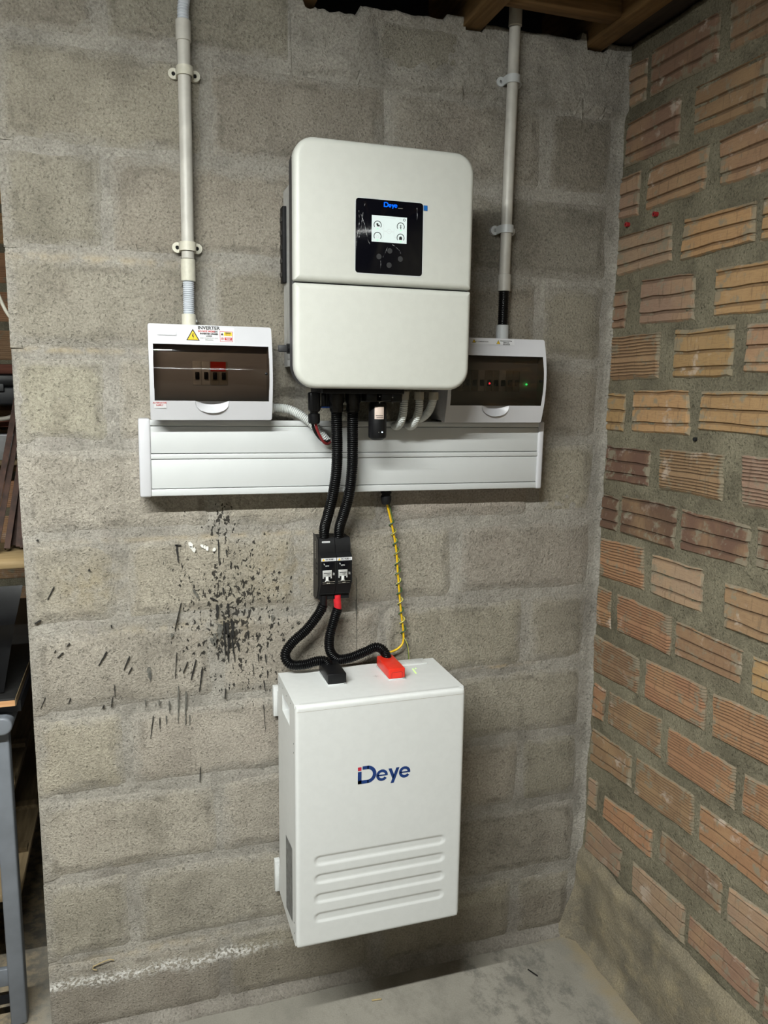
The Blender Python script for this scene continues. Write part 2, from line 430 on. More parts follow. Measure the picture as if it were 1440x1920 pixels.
# runs and splashes of dried black paint on the blocks
m_paint = simple('dried_black_paint', (.016, .015, .014), .6, var=.2, scale=200); m_paintg = simple('faded_grey_paint', (.13, .125, .108), .9, var=.25, scale=120)
STREAKS = [(-0.5609, 0.9395, -0.5794, 0.9094, 0.00136), (-0.5139, 0.9244, -0.5279, 0.8936, 0.00136), (-0.5102, 0.8983, -0.5185, 0.8841, 0.00102), (-0.3716, 0.9021, -0.3838, 0.857, 0.00136), (-0.3577, 0.8831, -0.3664, 0.8262, 0.00136), (-0.3901, 0.8995, -0.401, 0.8742, 0.00068), (-0.407, 1.1702, -0.4042, 1.1303, 0.00205), (-0.411, 1.1696, -0.3972, 1.1689, 0.00136), (-0.6896, 1.0212, -0.7026, 1.0141, 0.00136), (-0.6606, 1.0923, -0.6747, 1.0649, 0.00102), (-0.6354, 0.9651, -0.6412, 0.9594, 0.00085), (-0.6493, 0.9456, -0.6617, 0.9351, 0.00102), (-0.6638, 0.9519, -0.6677, 0.9473, 0.00085), (-0.6393, 0.8413, -0.6443, 0.8291, 0.00102), (-0.6892, 0.8491, -0.7004, 0.825, 0.00068), (-0.5535, 0.8338, -0.5572, 0.8104, 0.00085), (-0.5717, 0.8164, -0.5758, 0.8096, 0.00085), (-0.5482, 0.8613, -0.5485, 0.8333, 0.00068), (-0.3682, 0.6428, -0.3704, 0.6038, 0.00051), (-0.3066, 0.8264, -0.3091, 0.8019, 0.00068), (-0.22, 0.778, -0.2163, 0.7104, 0.00068), (-0.2185, 0.8374, -0.2157, 0.812, 0.00102), (-0.4685, 0.7802, -0.4762, 0.7278, 0.00085), (-0.4546, 0.7741, -0.4554, 0.7475, 0.00102), (-0.2979, 0.9571, -0.2999, 0.8908, 0.00205), (-0.2915, 0.9632, -0.2847, 0.8884, 0.00171), (-0.3077, 0.9887, -0.3063, 0.907, 0.00205), (-0.3215, 1.0268, -0.3221, 0.9964, 0.00273), (-0.3376, 1.0452, -0.3205, 1.0367, 0.00171), (-0.2772, 0.9354, -0.275, 0.9143, 0.00273), (-0.2535, 0.9622, -0.2538, 0.9422, 0.00136), (-0.2307, 0.9043, -0.2301, 0.884, 0.00102), (-0.2143, 0.9005, -0.2128, 0.88, 0.00102), (-0.2439, 0.8808, -0.2421, 0.8512, 0.00051), (-0.2095, 0.8615, -0.2097, 0.842, 0.00102), (-0.3083, 1.067, -0.3066, 1.0495, 0.00171), (-0.289, 0.9872, -0.2875, 0.9474, 0.00307), (-0.3016, 0.9838, -0.298, 0.9483, 0.00341), (-0.2987, 1.0273, -0.2963, 0.9965, 0.00171), (-0.3165, 1.1742, -0.3164, 1.1211, 0.00102), (-0.2993, 1.1543, -0.2987, 1.1394, 0.00136), (-0.4139, 0.9236, -0.4188, 0.8629, 0.00068), (-0.4007, 1.039, -0.4164, 0.9758, 0.00051), (-0.6896, 1.1938, -0.685, 1.1924, 0.00136), (-0.5909, 1.1245, -0.5873, 1.1222, 0.00171), (-0.549, 0.9975, -0.55, 0.9933, 0.00136)]
GREY_STREAKS = [(-0.4748, 0.8948, -0.4718, 0.864, 0.00409), (-0.396, 0.8295, -0.3989, 0.7494, 0.00171), (-0.412, 0.8445, -0.4152, 0.7559, 0.00136), (-0.4333, 0.8093, -0.4333, 0.7826, 0.00136), (-0.4403, 0.7768, -0.4409, 0.7568, 0.00136), (-0.4844, 0.8195, -0.4846, 0.8042, 0.00102), (-0.455, 0.814, -0.4553, 0.803, 0.00136), (-0.3892, 0.7729, -0.3899, 0.7482, 0.00102), (-0.3291, 0.9598, -0.3276, 0.9288, 0.00307), (-0.3162, 0.9806, -0.319, 0.9457, 0.00512), (-0.3376, 0.9495, -0.3296, 0.9334, 0.00341), (-0.1952, 0.993, -0.1975, 0.9799, 0.00341), (-0.3737, 1.067, -0.3621, 1.0448, 0.00273), (-0.4207, 0.9676, -0.4249, 0.9593, 0.00273)]
def streak(p, mat):
    x0, z0, x1, z1, w = p; d = Vector((x1 - x0, z1 - z0)); L = d.length; d.normalize(); n = Vector((-d.y, d.x)); o = []
    rs = random.Random(int(abs(x0 * z0) * 1e6)); K = 7
    for sgn in (1, -1):
        for i in (range(K + 1) if sgn > 0 else range(K, -1, -1)):
            t = i / K; ww = w * (1.25 - .75 * t) * (.65 + .7 * rs.random()) * (.5 if i in (0, K) else 1)
            q = Vector((x0, z0)) + d * L * t + n * sgn * ww; o.append((q.x, q.y))
    loft('paint_streak', [[(x, .001, z) for x, z in o], [(x, -.0078, z) for x, z in o]], mat, wall_back)
for p in STREAKS: streak(p, m_paint)
for p in GREY_STREAKS: streak(p, m_paintg)
streak((.0053, 1.069, .0056, .879, .0004), m_paintg)  # thin vertical crack in the wall, drawn as a dark stroke

# ------------------------------------------------------------------ right wall: mortar bed and hollow clay bricks
def rmortar_x(y, z): return XR + .0002 - .0034 * fbm(3, y * 9, z * 9, 4) - .0014 * fbm(8, y * 45, z * 45, 2)
NY = 230; NZ2 = 400; Y0 = -1.35
bm = bmesh.new(); grid = []
for i in range(NY + 1):
    y = .02 + (Y0 - .02) * i / NY; colm = []
    for j in range(NZ2 + 1):
        z = 2.325 * j / NZ2; colm.append(bm.verts.new((rmortar_x(y, z), y, z)))
    grid.append(colm)
for i in range(NY):
    for j in range(NZ2): bm.faces.new((grid[i][j], grid[i + 1][j], grid[i + 1][j + 1], grid[i][j + 1]))
far0, far1 = bm.verts.new((XR, -10, 0)), bm.verts.new((XR, -10, 2.325))
bm.faces.new([far0, far1] + grid[-1][::-1])
b0, b1, b2, b3 = [bm.verts.new(p) for p in ((XR + .11, .02, 0), (XR + .11, .02, 2.325), (XR + .11, -10, 2.325), (XR + .11, -10, 0))]
bm.faces.new((b0, b1, b2, b3)); bm.faces.new([g[-1] for g in grid] + [far1, b2, b1])
bm.faces.new([far0, far1, b2, b3])
wall_right = from_bm('wall_right', bm, m_mortar_r, None, True)
tag(wall_right, 'hollow clay brick wall with thick grey mortar joints at the right', 'wall', kind='structure')
# bricks: style, colour key, (y, z) of top-left, top-right, bottom-right, bottom-left as seen
OR, TN, MA, PK, BR, DK = (.36, .198, .112), (.39, .242, .118), (.138, .082, .058), (.315, .215, .150), (.30, .190, .112), (.235, .150, .100)
BRICKS = [
 ('c', PK, -.012, 2.285, -.086, 2.276, -.087, 2.185, -.027, 2.185), ('c', DK, -.1, 2.283, -.321, 2.278, -.326, 2.178, -.101, 2.185), ('c', DK, -.343, 2.29, -.558, 2.288, -.56, 2.18, -.353, 2.183), ('c', DK, -.58, 2.29, -.80, 2.288, -.80, 2.18, -.58, 2.183),
 ('c', DK, -.02, 2.152, -.216, 2.155, -.216, 2.049, -.015, 2.052), ('c', BR, -.256, 2.154, -.466, 2.15, -.462, 2.049, -.262, 2.053), ('c', DK, -.49, 2.154, -.70, 2.15, -.70, 2.049, -.49, 2.053),
 ('c', PK, -.008, 2.031, -.085, 2.032, -.085, 1.928, -.006, 1.932), ('c', BR, -.115, 2.027, -.322, 2.029, -.312, 1.935, -.11, 1.931), ('c', BR, -.343, 2.026, -.555, 2.03, -.56, 1.929, -.355, 1.932), ('c', BR, -.58, 2.026, -.79, 2.03, -.79, 1.929, -.58, 1.932),
 ('c', PK, -.007, 1.893, -.213, 1.893, -.222, 1.803, -.007, 1.797), ('c', TN, -.254, 1.887, -.463, 1.882, -.467, 1.808, -.248, 1.8), ('c', TN, -.478, 1.885, -.69, 1.882, -.69, 1.805, -.478, 1.803),
 ('c', DK, -.006, 1.763, -.062, 1.762, -.055, 1.67, -.005, 1.67), ('c', PK, -.11, 1.776, -.304, 1.772, -.312, 1.668, -.114, 1.673), ('c', TN, -.362, 1.769, -.58, 1.765, -.585, 1.67, -.364, 1.672), ('c', TN, -.61, 1.769, -.82, 1.765, -.82, 1.67, -.61, 1.672),
 ('f', BR, -.007, 1.651, -.199, 1.653, -.201, 1.548, -.008, 1.544), ('c', TN, -.248, 1.652, -.433, 1.652, -.435, 1.549, -.252, 1.548), ('c', BR, -.463, 1.652, -.68, 1.647, -.68, 1.555, -.462, 1.556),
 ('c', TN, -.004, 1.513, -.079, 1.511, -.077, 1.419, -.004, 1.418), ('c', TN, -.105, 1.521, -.312, 1.522, -.322, 1.424, -.108, 1.419), ('c', TN, -.348, 1.519, -.563, 1.522, -.566, 1.434, -.345, 1.438), ('c', TN, -.59, 1.519, -.80, 1.522, -.80, 1.434, -.59, 1.438),
 ('c', MA, -.012, 1.38, -.194, 1.38, -.191, 1.295, -.012, 1.291), ('f', BR, -.224, 1.388, -.435, 1.392, -.435, 1.294, -.225, 1.295), ('f', PK, -.476, 1.395, -.69, 1.398, -.69, 1.295, -.49, 1.293),
 ('c', MA, -.012, 1.253, -.078, 1.252, -.075, 1.166, -.006, 1.164), ('c', MA, -.088, 1.26, -.301, 1.264, -.299, 1.165, -.09, 1.166), ('c', MA, -.312, 1.262, -.524, 1.258, -.518, 1.174, -.316, 1.168), ('c', MA, -.537, 1.26, -.75, 1.256, -.75, 1.179, -.54, 1.18),
 ('f', OR, -.009, 1.138, -.192, 1.147, -.2, 1.043, -.012, 1.036), ('c', PK, -.22, 1.139, -.4, 1.142, -.406, 1.045, -.226, 1.043), ('c', BR, -.463, 1.13, -.675, 1.133, -.68, 1.04, -.47, 1.035),
 ('f', OR, -.012, 1.009, -.072, 1.01, -.076, .909, -.012, .902), ('f', OR, -.095, 1.009, -.309, 1.01, -.31, .919, -.103, .913), ('c', BR, -.321, 1.006, -.534, 1.005, -.531, .93, -.323, .926), ('c', TN, -.556, 1.002, -.77, 1.004, -.77, .928, -.558, .925),
 ('f', BR, -.003, .874, -.202, .872, -.204, .782, -.008, .772), ('f', OR, -.228, .881, -.437, .89, -.44, .792, -.232, .786), ('f', OR, -.456, .885, -.668, .9, -.672, .802, -.463, .79),
 ('c', OR, -.022, .745, -.073, .742, -.067, .652, -.02, .648), ('f', BR, -.085, .745, -.301, .758, -.306, .662, -.085, .657), ('f', OR, -.324, .752, -.541, .756, -.544, .663, -.326, .66), ('f', OR, -.56, .755, -.775, .764, -.775, .672, -.562, .668),
 ('c', BR, -.02, .615, -.199, .62, -.202, .535, -.018, .52), ('f', BR, -.218, .624, -.425, .634, -.432, .537, -.217, .528), ('c', OR, -.444, .622, -.66, .632, -.665, .544, -.448, .544), ('c', OR, -.685, .63, -.9, .635, -.9, .548, -.685, .545),
 ('c', PK, -.02, .473, -.06, .472, -.058, .393, -.022, .39), ('c', OR, -.096, .458, -.296, .475, -.301, .405, -.09, .398), ('c', DK, -.325, .494, -.535, .498, -.534, .417, -.322, .419), ('c', PK, -.547, .494, -.758, .508, -.76, .434, -.547, .422),
 ('c', PK, -.024, .355, -.185, .355, -.178, .271, -.016, .26), ('c', PK, -.229, .353, -.427, .36, -.432, .272, -.235, .276), ('c', DK, -.439, .353, -.651, .358, -.655, .289, -.439, .285), ('c', DK, -.663, .354, -.87, .363, -.87, .295, -.663, .291)]
CP = [(0, 0, 0), (.055, 0, 0), (.075, 1, 1), (.115, .9, .7), (.135, .1, 0), (.40, -.1, 0), (.42, 1, 1), (.465, .9, .7), (.485, .1, 0), (.74, -.1, 0), (.76, 1, 1), (.805, .9, .7), (.825, .1, 0), (.95, 0, 0), (1, 0, 0)]
FP = [(0, 0, 0)]
for k in range(13):
    v = .035 + .93 * k / 13
    if k == 7: FP += [(v + .01, 0, 0), (v + .06, 0, 0)]
    else: FP += [(v + .006, 0, 0), (v + .016, .55, 1), (v + .034, .55, 1), (v + .044, 0, 0)]
FP.append((1, 0, 0))
def add_brick(style, colr, q, parent=wall_right, face=None, seed=0):
    rs = random.Random(seed); prof = CP if style == 'c' else FP
    prof = [(min(1, max(0, v + (rs.uniform(-.02, .02) if style == 'c' and 0 < i < len(prof) - 1 and False else 0))), dd, gg) for i, (v, dd, gg) in enumerate(prof)]
    sh = rs.uniform(-.035, .035) if style == 'c' else 0
    cols = 5
    tl, tr, br, bl = [Vector((0, q[2 * k], q[2 * k + 1])) for k in range(4)]
    bm = bmesh.new(); g = []; le = bm.verts.layers.float.new('edge'); lg = bm.verts.layers.float.new('groove')
    off = rs.uniform(-.0015, .0015)
    us = [0, .04] + [.04 + .92 * i / (cols - 1) for i in range(1, cols)] + [1]
    for u in us:
        row = []; ju = .003
        for v, dd, gg in prof:
            vv = v if v in (0, 1) else v + sh * (1 if .05 < v < .9 else .3)
            p = (tl * (1 - u) + tr * u) * (1 - vv) + (bl * (1 - u) + br * u) * vv
            p = p + Vector((0, ju * fbm(p.y * 25, 1, p.z * 25 + seed), ju * fbm(p.y * 25, 9, p.z * 25 + seed)))
            e = 1.0 if (u in (0, 1) or v in (0, 1)) else 0.0
            x = XR - .0062 + off + dd * .0045 + e * .0062
            vert = bm.verts.new((x, p.y, p.z)); vert[le] = 1.0 if u in (0, 1) or v < .04 or v > .96 else (.35 if u < .1 or u > .9 else 0.0); vert[lg] = gg; row.append(vert)
        g.append(row)
    nu, nv = len(us), len(prof)
    for i in range(nu - 1):
        for j in range(nv - 1): bm.faces.new((g[i][j], g[i][j + 1], g[i + 1][j + 1], g[i + 1][j]))
    ring = [g[i][0] for i in range(nu - 1)] + [g[nu - 1][j] for j in range(nv - 1)] + [g[i][nv - 1] for i in range(nu - 1, 0, -1)] + [g[0][j] for j in range(nv - 1, 0, -1)]
    bb = [bm.verts.new((XR + .07, v.co.y, v.co.z)) for v in ring]
    for i in range(len(ring)): bm.faces.new((ring[i], ring[(i + 1) % len(ring)], bb[(i + 1) % len(ring)], bb[i]))
    o = from_bm('brick', bm, m_brick, parent)
    k = rs.uniform(.86, 1.14); o.color = (colr[0] * k, colr[1] * k * rs.uniform(.96, 1.04), colr[2] * k, 1)
    return o
for i, t in enumerate(BRICKS): add_brick(t[0], t[1], t[2:], seed=i + 3)
# two red wall plugs and a drilled hole in the joints
m_redplug = simple('red_plastic', (.36, .02, .025), .45); m_black = simple('black_void', (.006, .006, .006), .9)
for py, pz, far in ((-.154, 1.918, 'red plastic wall plug in the brick joint, farther from the corner'), (-.047, 1.915, 'red plastic wall plug in the brick joint, nearer the corner')):
    pl = thing('wall_plug', far, 'wall plug', (XR - .006, py, pz), 'red wall plugs in the brick joints')
    lathe('plug_collar', [(.0055, .004), (.0055, -.009), (.0048, -.0095), (.003, -.0095), (.003, .001)], (XR, py, pz), 'x', m_redplug, pl, 14)
    lathe('plug_bore', [(.003, -.001), (.003, -.0075)], (XR, py, pz), 'x', m_black, pl, 12)
lathe('drill_hole', [(.0045, .004), (.0045, -.0055)], (XR, -.342, 1.417), 'x', m_black, wall_right, 12)

# ------------------------------------------------------------------ concrete skirt along the foot of the brick wall
def skirt_mat():
    m, nt, b = base('sandy_render')
    P = nd(nt, 'TexCoord').outputs['Object']
    n = nz(nt, P, 7.0, 5.0); f = nz(nt, P, 260.0, 3.0)
    col = mix(nt, smooth(nt, n, .35, .68), (.165, .146, .112), (.265, .228, .162))
    col = mix(nt, mth(nt, 'MULTIPLY', smooth(nt, nz(nt, P, 18.0, 4.0), .5, .7), .6), col, (.31, .26, .17))
    g = mth(nt, 'ADD', .4, mth(nt, 'MULTIPLY', f, 1.2))
    col = mix(nt, 1.0, col, nd(nt, 'CombineColor', {0: g, 1: g, 2: g}).outputs[0], 'MULTIPLY')
    setin(nt, b, 'Base Color', col); b.inputs['Roughness'].default_value = .95; b.inputs['Specular IOR Level'].default_value = .1
    bump(nt, b, mth(nt, 'MULTIPLY_ADD', nz(nt, P, 40.0, 4.0), 1.5, f), .6, .004); return m
m_skirt = skirt_mat()
bm = bmesh.new(); rows = []
for i in range(101):
    y = .0 - 1.6 * i / 100; row = []
    top = .262 + .012 * fbm(1, y * 12, 4) + (.03 * sstep((-y - .6) / .2))
    for j in range(25):
        t = j / 24; z = top * (1 - t)
        x = XR - .002 - .011 * sstep(t / .12) - .004 * fbm(2, y * 14, z * 14) - .02 * sstep((t - .82) / .18) ** 2 - .05 * sstep((t - .35) / .65) * sstep((.05 + y) / .05)
        row.append(bm.verts.new((x, y, z)))
    rows.append(row)
for a, b_ in zip(rows, rows[1:]):
    for j in range(24): bm.faces.new((a[j], a[j + 1], b_[j + 1], b_[j]))
sk = from_bm('baseboard_right', bm, m_skirt, None, True)
tag(sk, 'rough sandy concrete skirting along the foot of the brick wall', 'skirting', kind='structure')

# ------------------------------------------------------------------ floor
m_floor, nt, b = base('worn_concrete_floor')
P = nd(nt, 'TexCoord').outputs['Object']
s = nd(nt, 'SeparateXYZ', {0: P}); FX, FY, FZ = s.outputs
col = mix(nt, smooth(nt, nz(nt, P, 4.0, 5.0), .35, .65), (.245, .23, .198), (.315, .295, .256))
dk = smooth(nt, nz(nt, scl(nt, P, (1.5, 1.0, 1)), 9.0, 9.0, .78), .46, .62)
reg = nd(nt, 'MapRange', {0: nz(nt, P, 2.6, 2.0), 1: .38, 2: .55, 3: 0.0, 4: 1.0}).outputs[0]
rx = mth(nt, 'MULTIPLY', smooth(nt, FX, .2, .33), mth(nt, 'SUBTRACT', 1.0, smooth(nt, FX, .52, .62)))
col = mix(nt, mth(nt, 'MULTIPLY', mth(nt, 'MULTIPLY', dk, mth(nt, 'MAXIMUM', mth(nt, 'MULTIPLY', reg, .35), rx)), .7), col, (.115, .11, .10))
saw = mth(nt, 'MULTIPLY', smooth(nt, mth(nt, 'ADD', mth(nt, 'MAXIMUM', FX, mth(nt, 'MULTIPLY_ADD', FY, .9, mth(nt, 'MULTIPLY_ADD', FX, .35, .42))), mth(nt, 'MULTIPLY', nz(nt, P, 16.0, 4.0), .10)), .62, .70), .8)
col = mix(nt, saw, col, (.30, .238, .142))
wk = mth(nt, 'SUBTRACT', 1.0, smooth(nt, FX, -.82, -.70))
col = mix(nt, mth(nt, 'MULTIPLY', wk, .8), col, mix(nt, smooth(nt, nz(nt, P, 30.0, 4.0), .4, .6), (.10, .085, .065), (.27, .21, .13)))
col = mix(nt, mth(nt, 'MULTIPLY', smooth(nt, nz(nt, P, 130.0, 2.0), .70, .74), .6), col, (.10, .09, .075))
fg = mth(nt, 'ADD', .8, mth(nt, 'MULTIPLY', nz(nt, P, 300.0, 2.0), .4))
col = mix(nt, 1.0, col, nd(nt, 'CombineColor', {0: fg, 1: fg, 2: fg}).outputs[0], 'MULTIPLY')
setin(nt, b, 'Base Color', col); b.inputs['Roughness'].default_value = .85; b.inputs['Specular IOR Level'].default_value = .2
bump(nt, b, nz(nt, P, 60.0, 5.0), .3, .003)
fl = box('floor', -5, .9, -10, 1.6, -.12, 0, m_floor); tag(fl, 'dusty grey concrete floor with dark smears', 'floor', kind='structure')

# ------------------------------------------------------------------ ceiling and timbers
def wood(name, lo, hi, axis):
    m, nt, b = base(name); P = nd(nt, 'TexCoord').outputs['Object']
    sc = {'x': (2, 30, 30), 'y': (30, 2, 30), 'z': (30, 30, 2)}[axis]
    n = nz(nt, scl(nt, P, sc), 3.0, 5.0, .6); k = nz(nt, P, 6.0, 3.0)
    col = mix(nt, smooth(nt, n, .3, .7), lo, hi)
    col = mix(nt, mth(nt, 'MULTIPLY', smooth(nt, k, .6, .7), .4), col, tuple(c * .6 for c in lo))
    setin(nt, b, 'Base Color', col); b.inputs['Roughness'].default_value = .75; b.inputs['Specular IOR Level'].default_value = .25
    bump(nt, b, n, .25, .002); return m
m_joist = wood('rough_pine', (.17, .095, .035), (.27, .16, .065), 'y')
m_nog = wood('rough_pine_cross', (.13, .075, .03), (.2, .115, .05), 'x')
m_dark = simple('dark_ceiling_void', (.012, .013, .017), .95, var=.2, scale=8)  # near-black paints the unlit gap above the joists into the ceiling colour
m_darkwood = wood('dark_timber', (.035, .024, .017), (.06, .042, .03), 'y')
ceil = box('ceiling', -5, .9, -10, 1.6, 2.47, 2.5, m_dark); tag(ceil, 'dark unlined ceiling above rough timber joists', 'ceiling', kind='structure')
for jx in (-.115, .264, .577): box('joist', jx - .0235, jx + .0235, -10, .22, 2.312, 2.469, m_joist, ceil, .002, 1)
for jx in (-.50, -.88, -1.26, -1.64, -2.0): box('joist', jx - .0235, jx + .0235, -10, 1.5, 2.462 - .01, 2.469, m_joist, ceil)
box('noggin', .288, .5533, -.145, -.10, 2.321, 2.45, m_nog, ceil, .002, 1)
box('wall_plate', .612, .70, -10, .16, 2.332, 2.468, m_darkwood, ceil, .003, 1)

# ================================================================== equipment materials
m_white = simple('white_powder_coat', (.565, .57, .53), .42, var=.01, bmp=.12, bscale=900)
m_batt = simple('white_battery_coat', (.66, .67, .665), .45, var=.01, bmp=.1, bscale=900)
m_pvc = simple('white_pvc', (.56, .575, .58), .38, var=.012, scale=12)
m_cuw = simple('white_abs', (.56, .56, .59), .35, var=.012, scale=12)
m_pipe = simple('aged_white_conduit', (.52, .50, .455), .4, var=.06, scale=25)
m_clipo = simple('ivory_plastic', (.60, .575, .48), .4, var=.05)
m_flex = simple('pale_blue_white_hose', (.54, .57, .62), .4, var=.03)
m_flexw = simple('white_hose', (.64, .66, .65), .35, var=.02)
m_greyp = simple('warm_grey_plastic', (.40, .37, .31), .45)
m_blk = simple('black_plastic', (.006, .006, .007), .38, var=.1, spec=.3)
m_blkm = simple('black_plastic_matt', (.008, .008, .009), .6, var=.1, spec=.22)
m_hose = simple('black_hose', (.003, .003, .0035), .30, var=.1, spec=.22)
m_frame = simple('charcoal_frame', (.028, .028, .03), .5)
m_alu = simple('cast_aluminium', (.55, .55, .54), .45, metal=.25)
m_glass = simple('black_glass', (.003, .003, .005), .08, var=0)
m_ink = simple('black_ink', (.012, .012, .012), .6); m_redink = simple('red_ink', (.5, .03, .03), .6)
m_ylw = simple('warning_yellow', (.80, .52, .02), .5); m_sticker = simple('sticker_white', (.64, .64, .66), .45, var=.01)
m_blue = simple('logo_blue', (.006, .035, .17), .45); m_redl = simple('logo_red', (.55, .025, .055), .45)
m_red = simple('red_terminal', (.72, .028, .012), .35, var=.04); m_redc = simple('red_cable', (.62, .02, .03), .4)
m_dred = simple('dark_red_cable', (.20, .015, .018), .4)
m_yel = simple('yellow_sheath', (.74, .46, .008), .42, var=.03)
m_steel = simple('screw_steel', (.4, .4, .4), .35, metal=.9)
m_screen = simple('lit_screen', (.1, .1, .1), .3, emit=(.86, 1.0, .95), estr=.66)
m_grn = simple('pale_green_print', (.2, .7, .3), .4, emit=(.45, .9, .55), estr=.6)
m_lineg = simple('screen_grey_line', (.3, .3, .3), .4, emit=(.45, .5, .48), estr=.6)
m_bled = simple('blue_lit_logo', (.0, .02, .3), .3, emit=(.0, .12, 1.0), estr=1.4)
m_rled = simple('red_led', (.4, 0, 0), .3, emit=(1.0, .05, .09), estr=2.5); m_gled = simple('green_led', (0, .4, .1), .3, emit=(.03, 1.0, .2), estr=2.5)
m_lgled = simple('lime_led', (.3, .5, .1), .3, emit=(.5, 1.0, .15), estr=1.1); m_wled = simple('cool_led', (.6, .7, 1), .3, emit=(.6, .8, 1.0), estr=3.0)
m_greylab = simple('grey_label', (.16, .165, .17), .4, var=.25, scale=90); m_pinklab = simple('device_label', (.62, .50, .44), .4)
m_bluetab = simple('blue_tab', (.005, .12, .42), .4)
def smoked():
    m, nt, b = base('smoked_cover')
    nt.nodes.remove(b); out = [n for n in nt.nodes if n.type == 'OUTPUT_MATERIAL'][0]
    tr = nd(nt, 'BsdfTransparent', {0: (.30, .25, .205, 1)}); gl = nd(nt, 'BsdfGlossy', {0: (1, 1, 1, 1), 1: .05})
    fr = nd(nt, 'Fresnel', {0: 1.5})
    P = nd(nt, 'TexCoord').outputs['Object']
    nt.links.new(nd(nt, 'Bump', {'Height': nz(nt, P, 18.0, 2.0), 'Strength': .06, 'Distance': .004}).outputs[0], gl.inputs['Normal'])
    mx = nd(nt, 'MixShader', {0: fr.outputs[0], 1: tr.outputs[0], 2: gl.outputs[0]})
    nt.links.new(mx.outputs[0], out.inputs[0]); return m
m_smoke = smoked()

def deye_logo(x0, z0, k, y, parent, mb, mr):
    """brand mark: D with a square dot, then e y e; k = scale, unit = metre at battery size"""
    S = lambda polys: [[(x0 + a * k, z0 + c * k) for a, c in p] for p in polys]
    flat('logo_dot', S([rect(0, .0080, .0305, .0385)]), y, mr, parent)
    D = [rect(0, .0082, 0, .0283), rect(.0, .024, 0, .0078), rect(.0105, .024, .0322, .040)]
    D += ringsec(.0215, .020, .0122, .020, -90, 90, 24)
    flat('logo_letter', S(D), y, mb, parent)
    for cx in (.0545, .1065):
        e = ringsec(cx, .0135, .0070, .0132, 8, 325, 30) + [rect(cx - .0105, cx + .0131, .0118, .0150)]
        flat('logo_letter', S(e), y, mb, parent)
    Y = [[(.0690, .0265), (.0762, .0265), (.0830, .0090), (.0790, .0005)], [(.0870, .0265), (.0942, .0265), (.0815, -.0080), (.0742, -.0080)]]
    flat('logo_letter', S(Y), y, mb, parent)

# ------------------------------------------------------------------ hybrid inverter
inv = thing('solar_inverter', 'white wall-mounted inverter with black touchscreen panel above the trunking', 'inverter', (0, -.1, 1.515))
IX0, IX1, IZ0, IZ1, IYF = -.188, .1785, 1.515, 1.9785, -.238
pillow('front_cover', IX0, IX1, 1.7172, IZ1, (.040, .040, .004, .004), -.213, IYF, .011, m_white, inv)
pillow('front_cover', IX0, IX1, IZ0, 1.7140, (.004, .004, .044, .044), -.213, IYF, .011, m_white, inv)
pillow('frame', IX0 - .0005, IX1 - .001, IZ0 + .001, IZ1 - .002, .042, -.192, -.218, .002, m_frame, inv)
# rear casting with chamfered shoulders
prof = [(-.168, 1.56), (.158, 1.56), (.158, 1.90), (.138, 1.94), (-.148, 1.94), (-.168, 1.925)]
loft('heat_sink_casing', [[(x, -.193, z) for x, z in prof], [(x, -.022, z) for x, z in prof]], m_alu, inv)
box('fan_grille', -.1765, -.1675, -.056, -.028, 1.735, 1.890, m_blkm, inv, .002)
for k in range(5): box('grille_slat', -.1778, -.176, -.054, -.030, 1.748 + .028 * k, 1.757 + .028 * k, m_blk, inv)
box('side_rail', -.1695, -.1675, -.150, -.060, 1.575, 1.725, m_alu, inv, .001)
box('wall_bracket', -.13, .12, -.024, -.001, 1.58, 1.90, m_alu, inv)
sw = lathe('isolator_switch', [(.013, .004), (.013, -.008), (.010, -.010), (.010, -.020), (.009, -.021)], (-.168, -.16, 1.593), 'x', m_blk, inv, 8)
box('switch_grip', -.206, -.188, -.167, -.153, 1.586, 1.600, m_frame, inv, .002)
# display
pillow('display_glass', -.0685, .069, 1.7375, 1.8757, .006, -.230, -.2388, .0008, m_glass, inv, 5, 2)
flat('bezel_lip', [rect(-.0702, -.0685, 1.741, 1.872), rect(.069, .0707, 1.741, 1.872), rect(-.065, .0655, 1.7358, 1.7375), rect(-.065, .0655, 1.8757, 1.8774)], -.2384, m_pvc, inv)
flat('screen', [rect(-.0365, .0352, 1.7972, 1.8462)], -.2392, m_screen, inv)
yS = -.2396
for cx, cz in ((-.0246, 1.8285), (-.0246, 1.8075), (.0226, 1.8285), (.0226, 1.8075)):
    flat('gauge_arc', ringsec(cx, cz, .0066, .0080, -35, 215, 20), yS, m_ink, inv)
    flat('gauge_arrow', [[(cx - .0026, cz - .0058), (cx + .0026, cz - .0058), (cx, cz - .0092)]], yS, m_grn, inv)
flat('menu_ring', ringsec(.0298, 1.8415, .0016, .0026, 0, 360, 16), yS, m_ink, inv)
flat('panel_icon', [[(-.0272, 1.8315), (-.0272, 1.8285), (-.0262, 1.8285), (-.0262, 1.8258), (-.0205, 1.8258), (-.0205, 1.8288), (-.0232, 1.8288), (-.0232, 1.8315)]], yS, m_ink, inv)
flat('load_icon', [[(.0195, 1.8038), (.0257, 1.8038), (.0257, 1.8088), (.0244, 1.8088), (.0244, 1.8102), (.0208, 1.8102), (.0208, 1.8088), (.0195, 1.8088)]], yS, m_ink, inv)
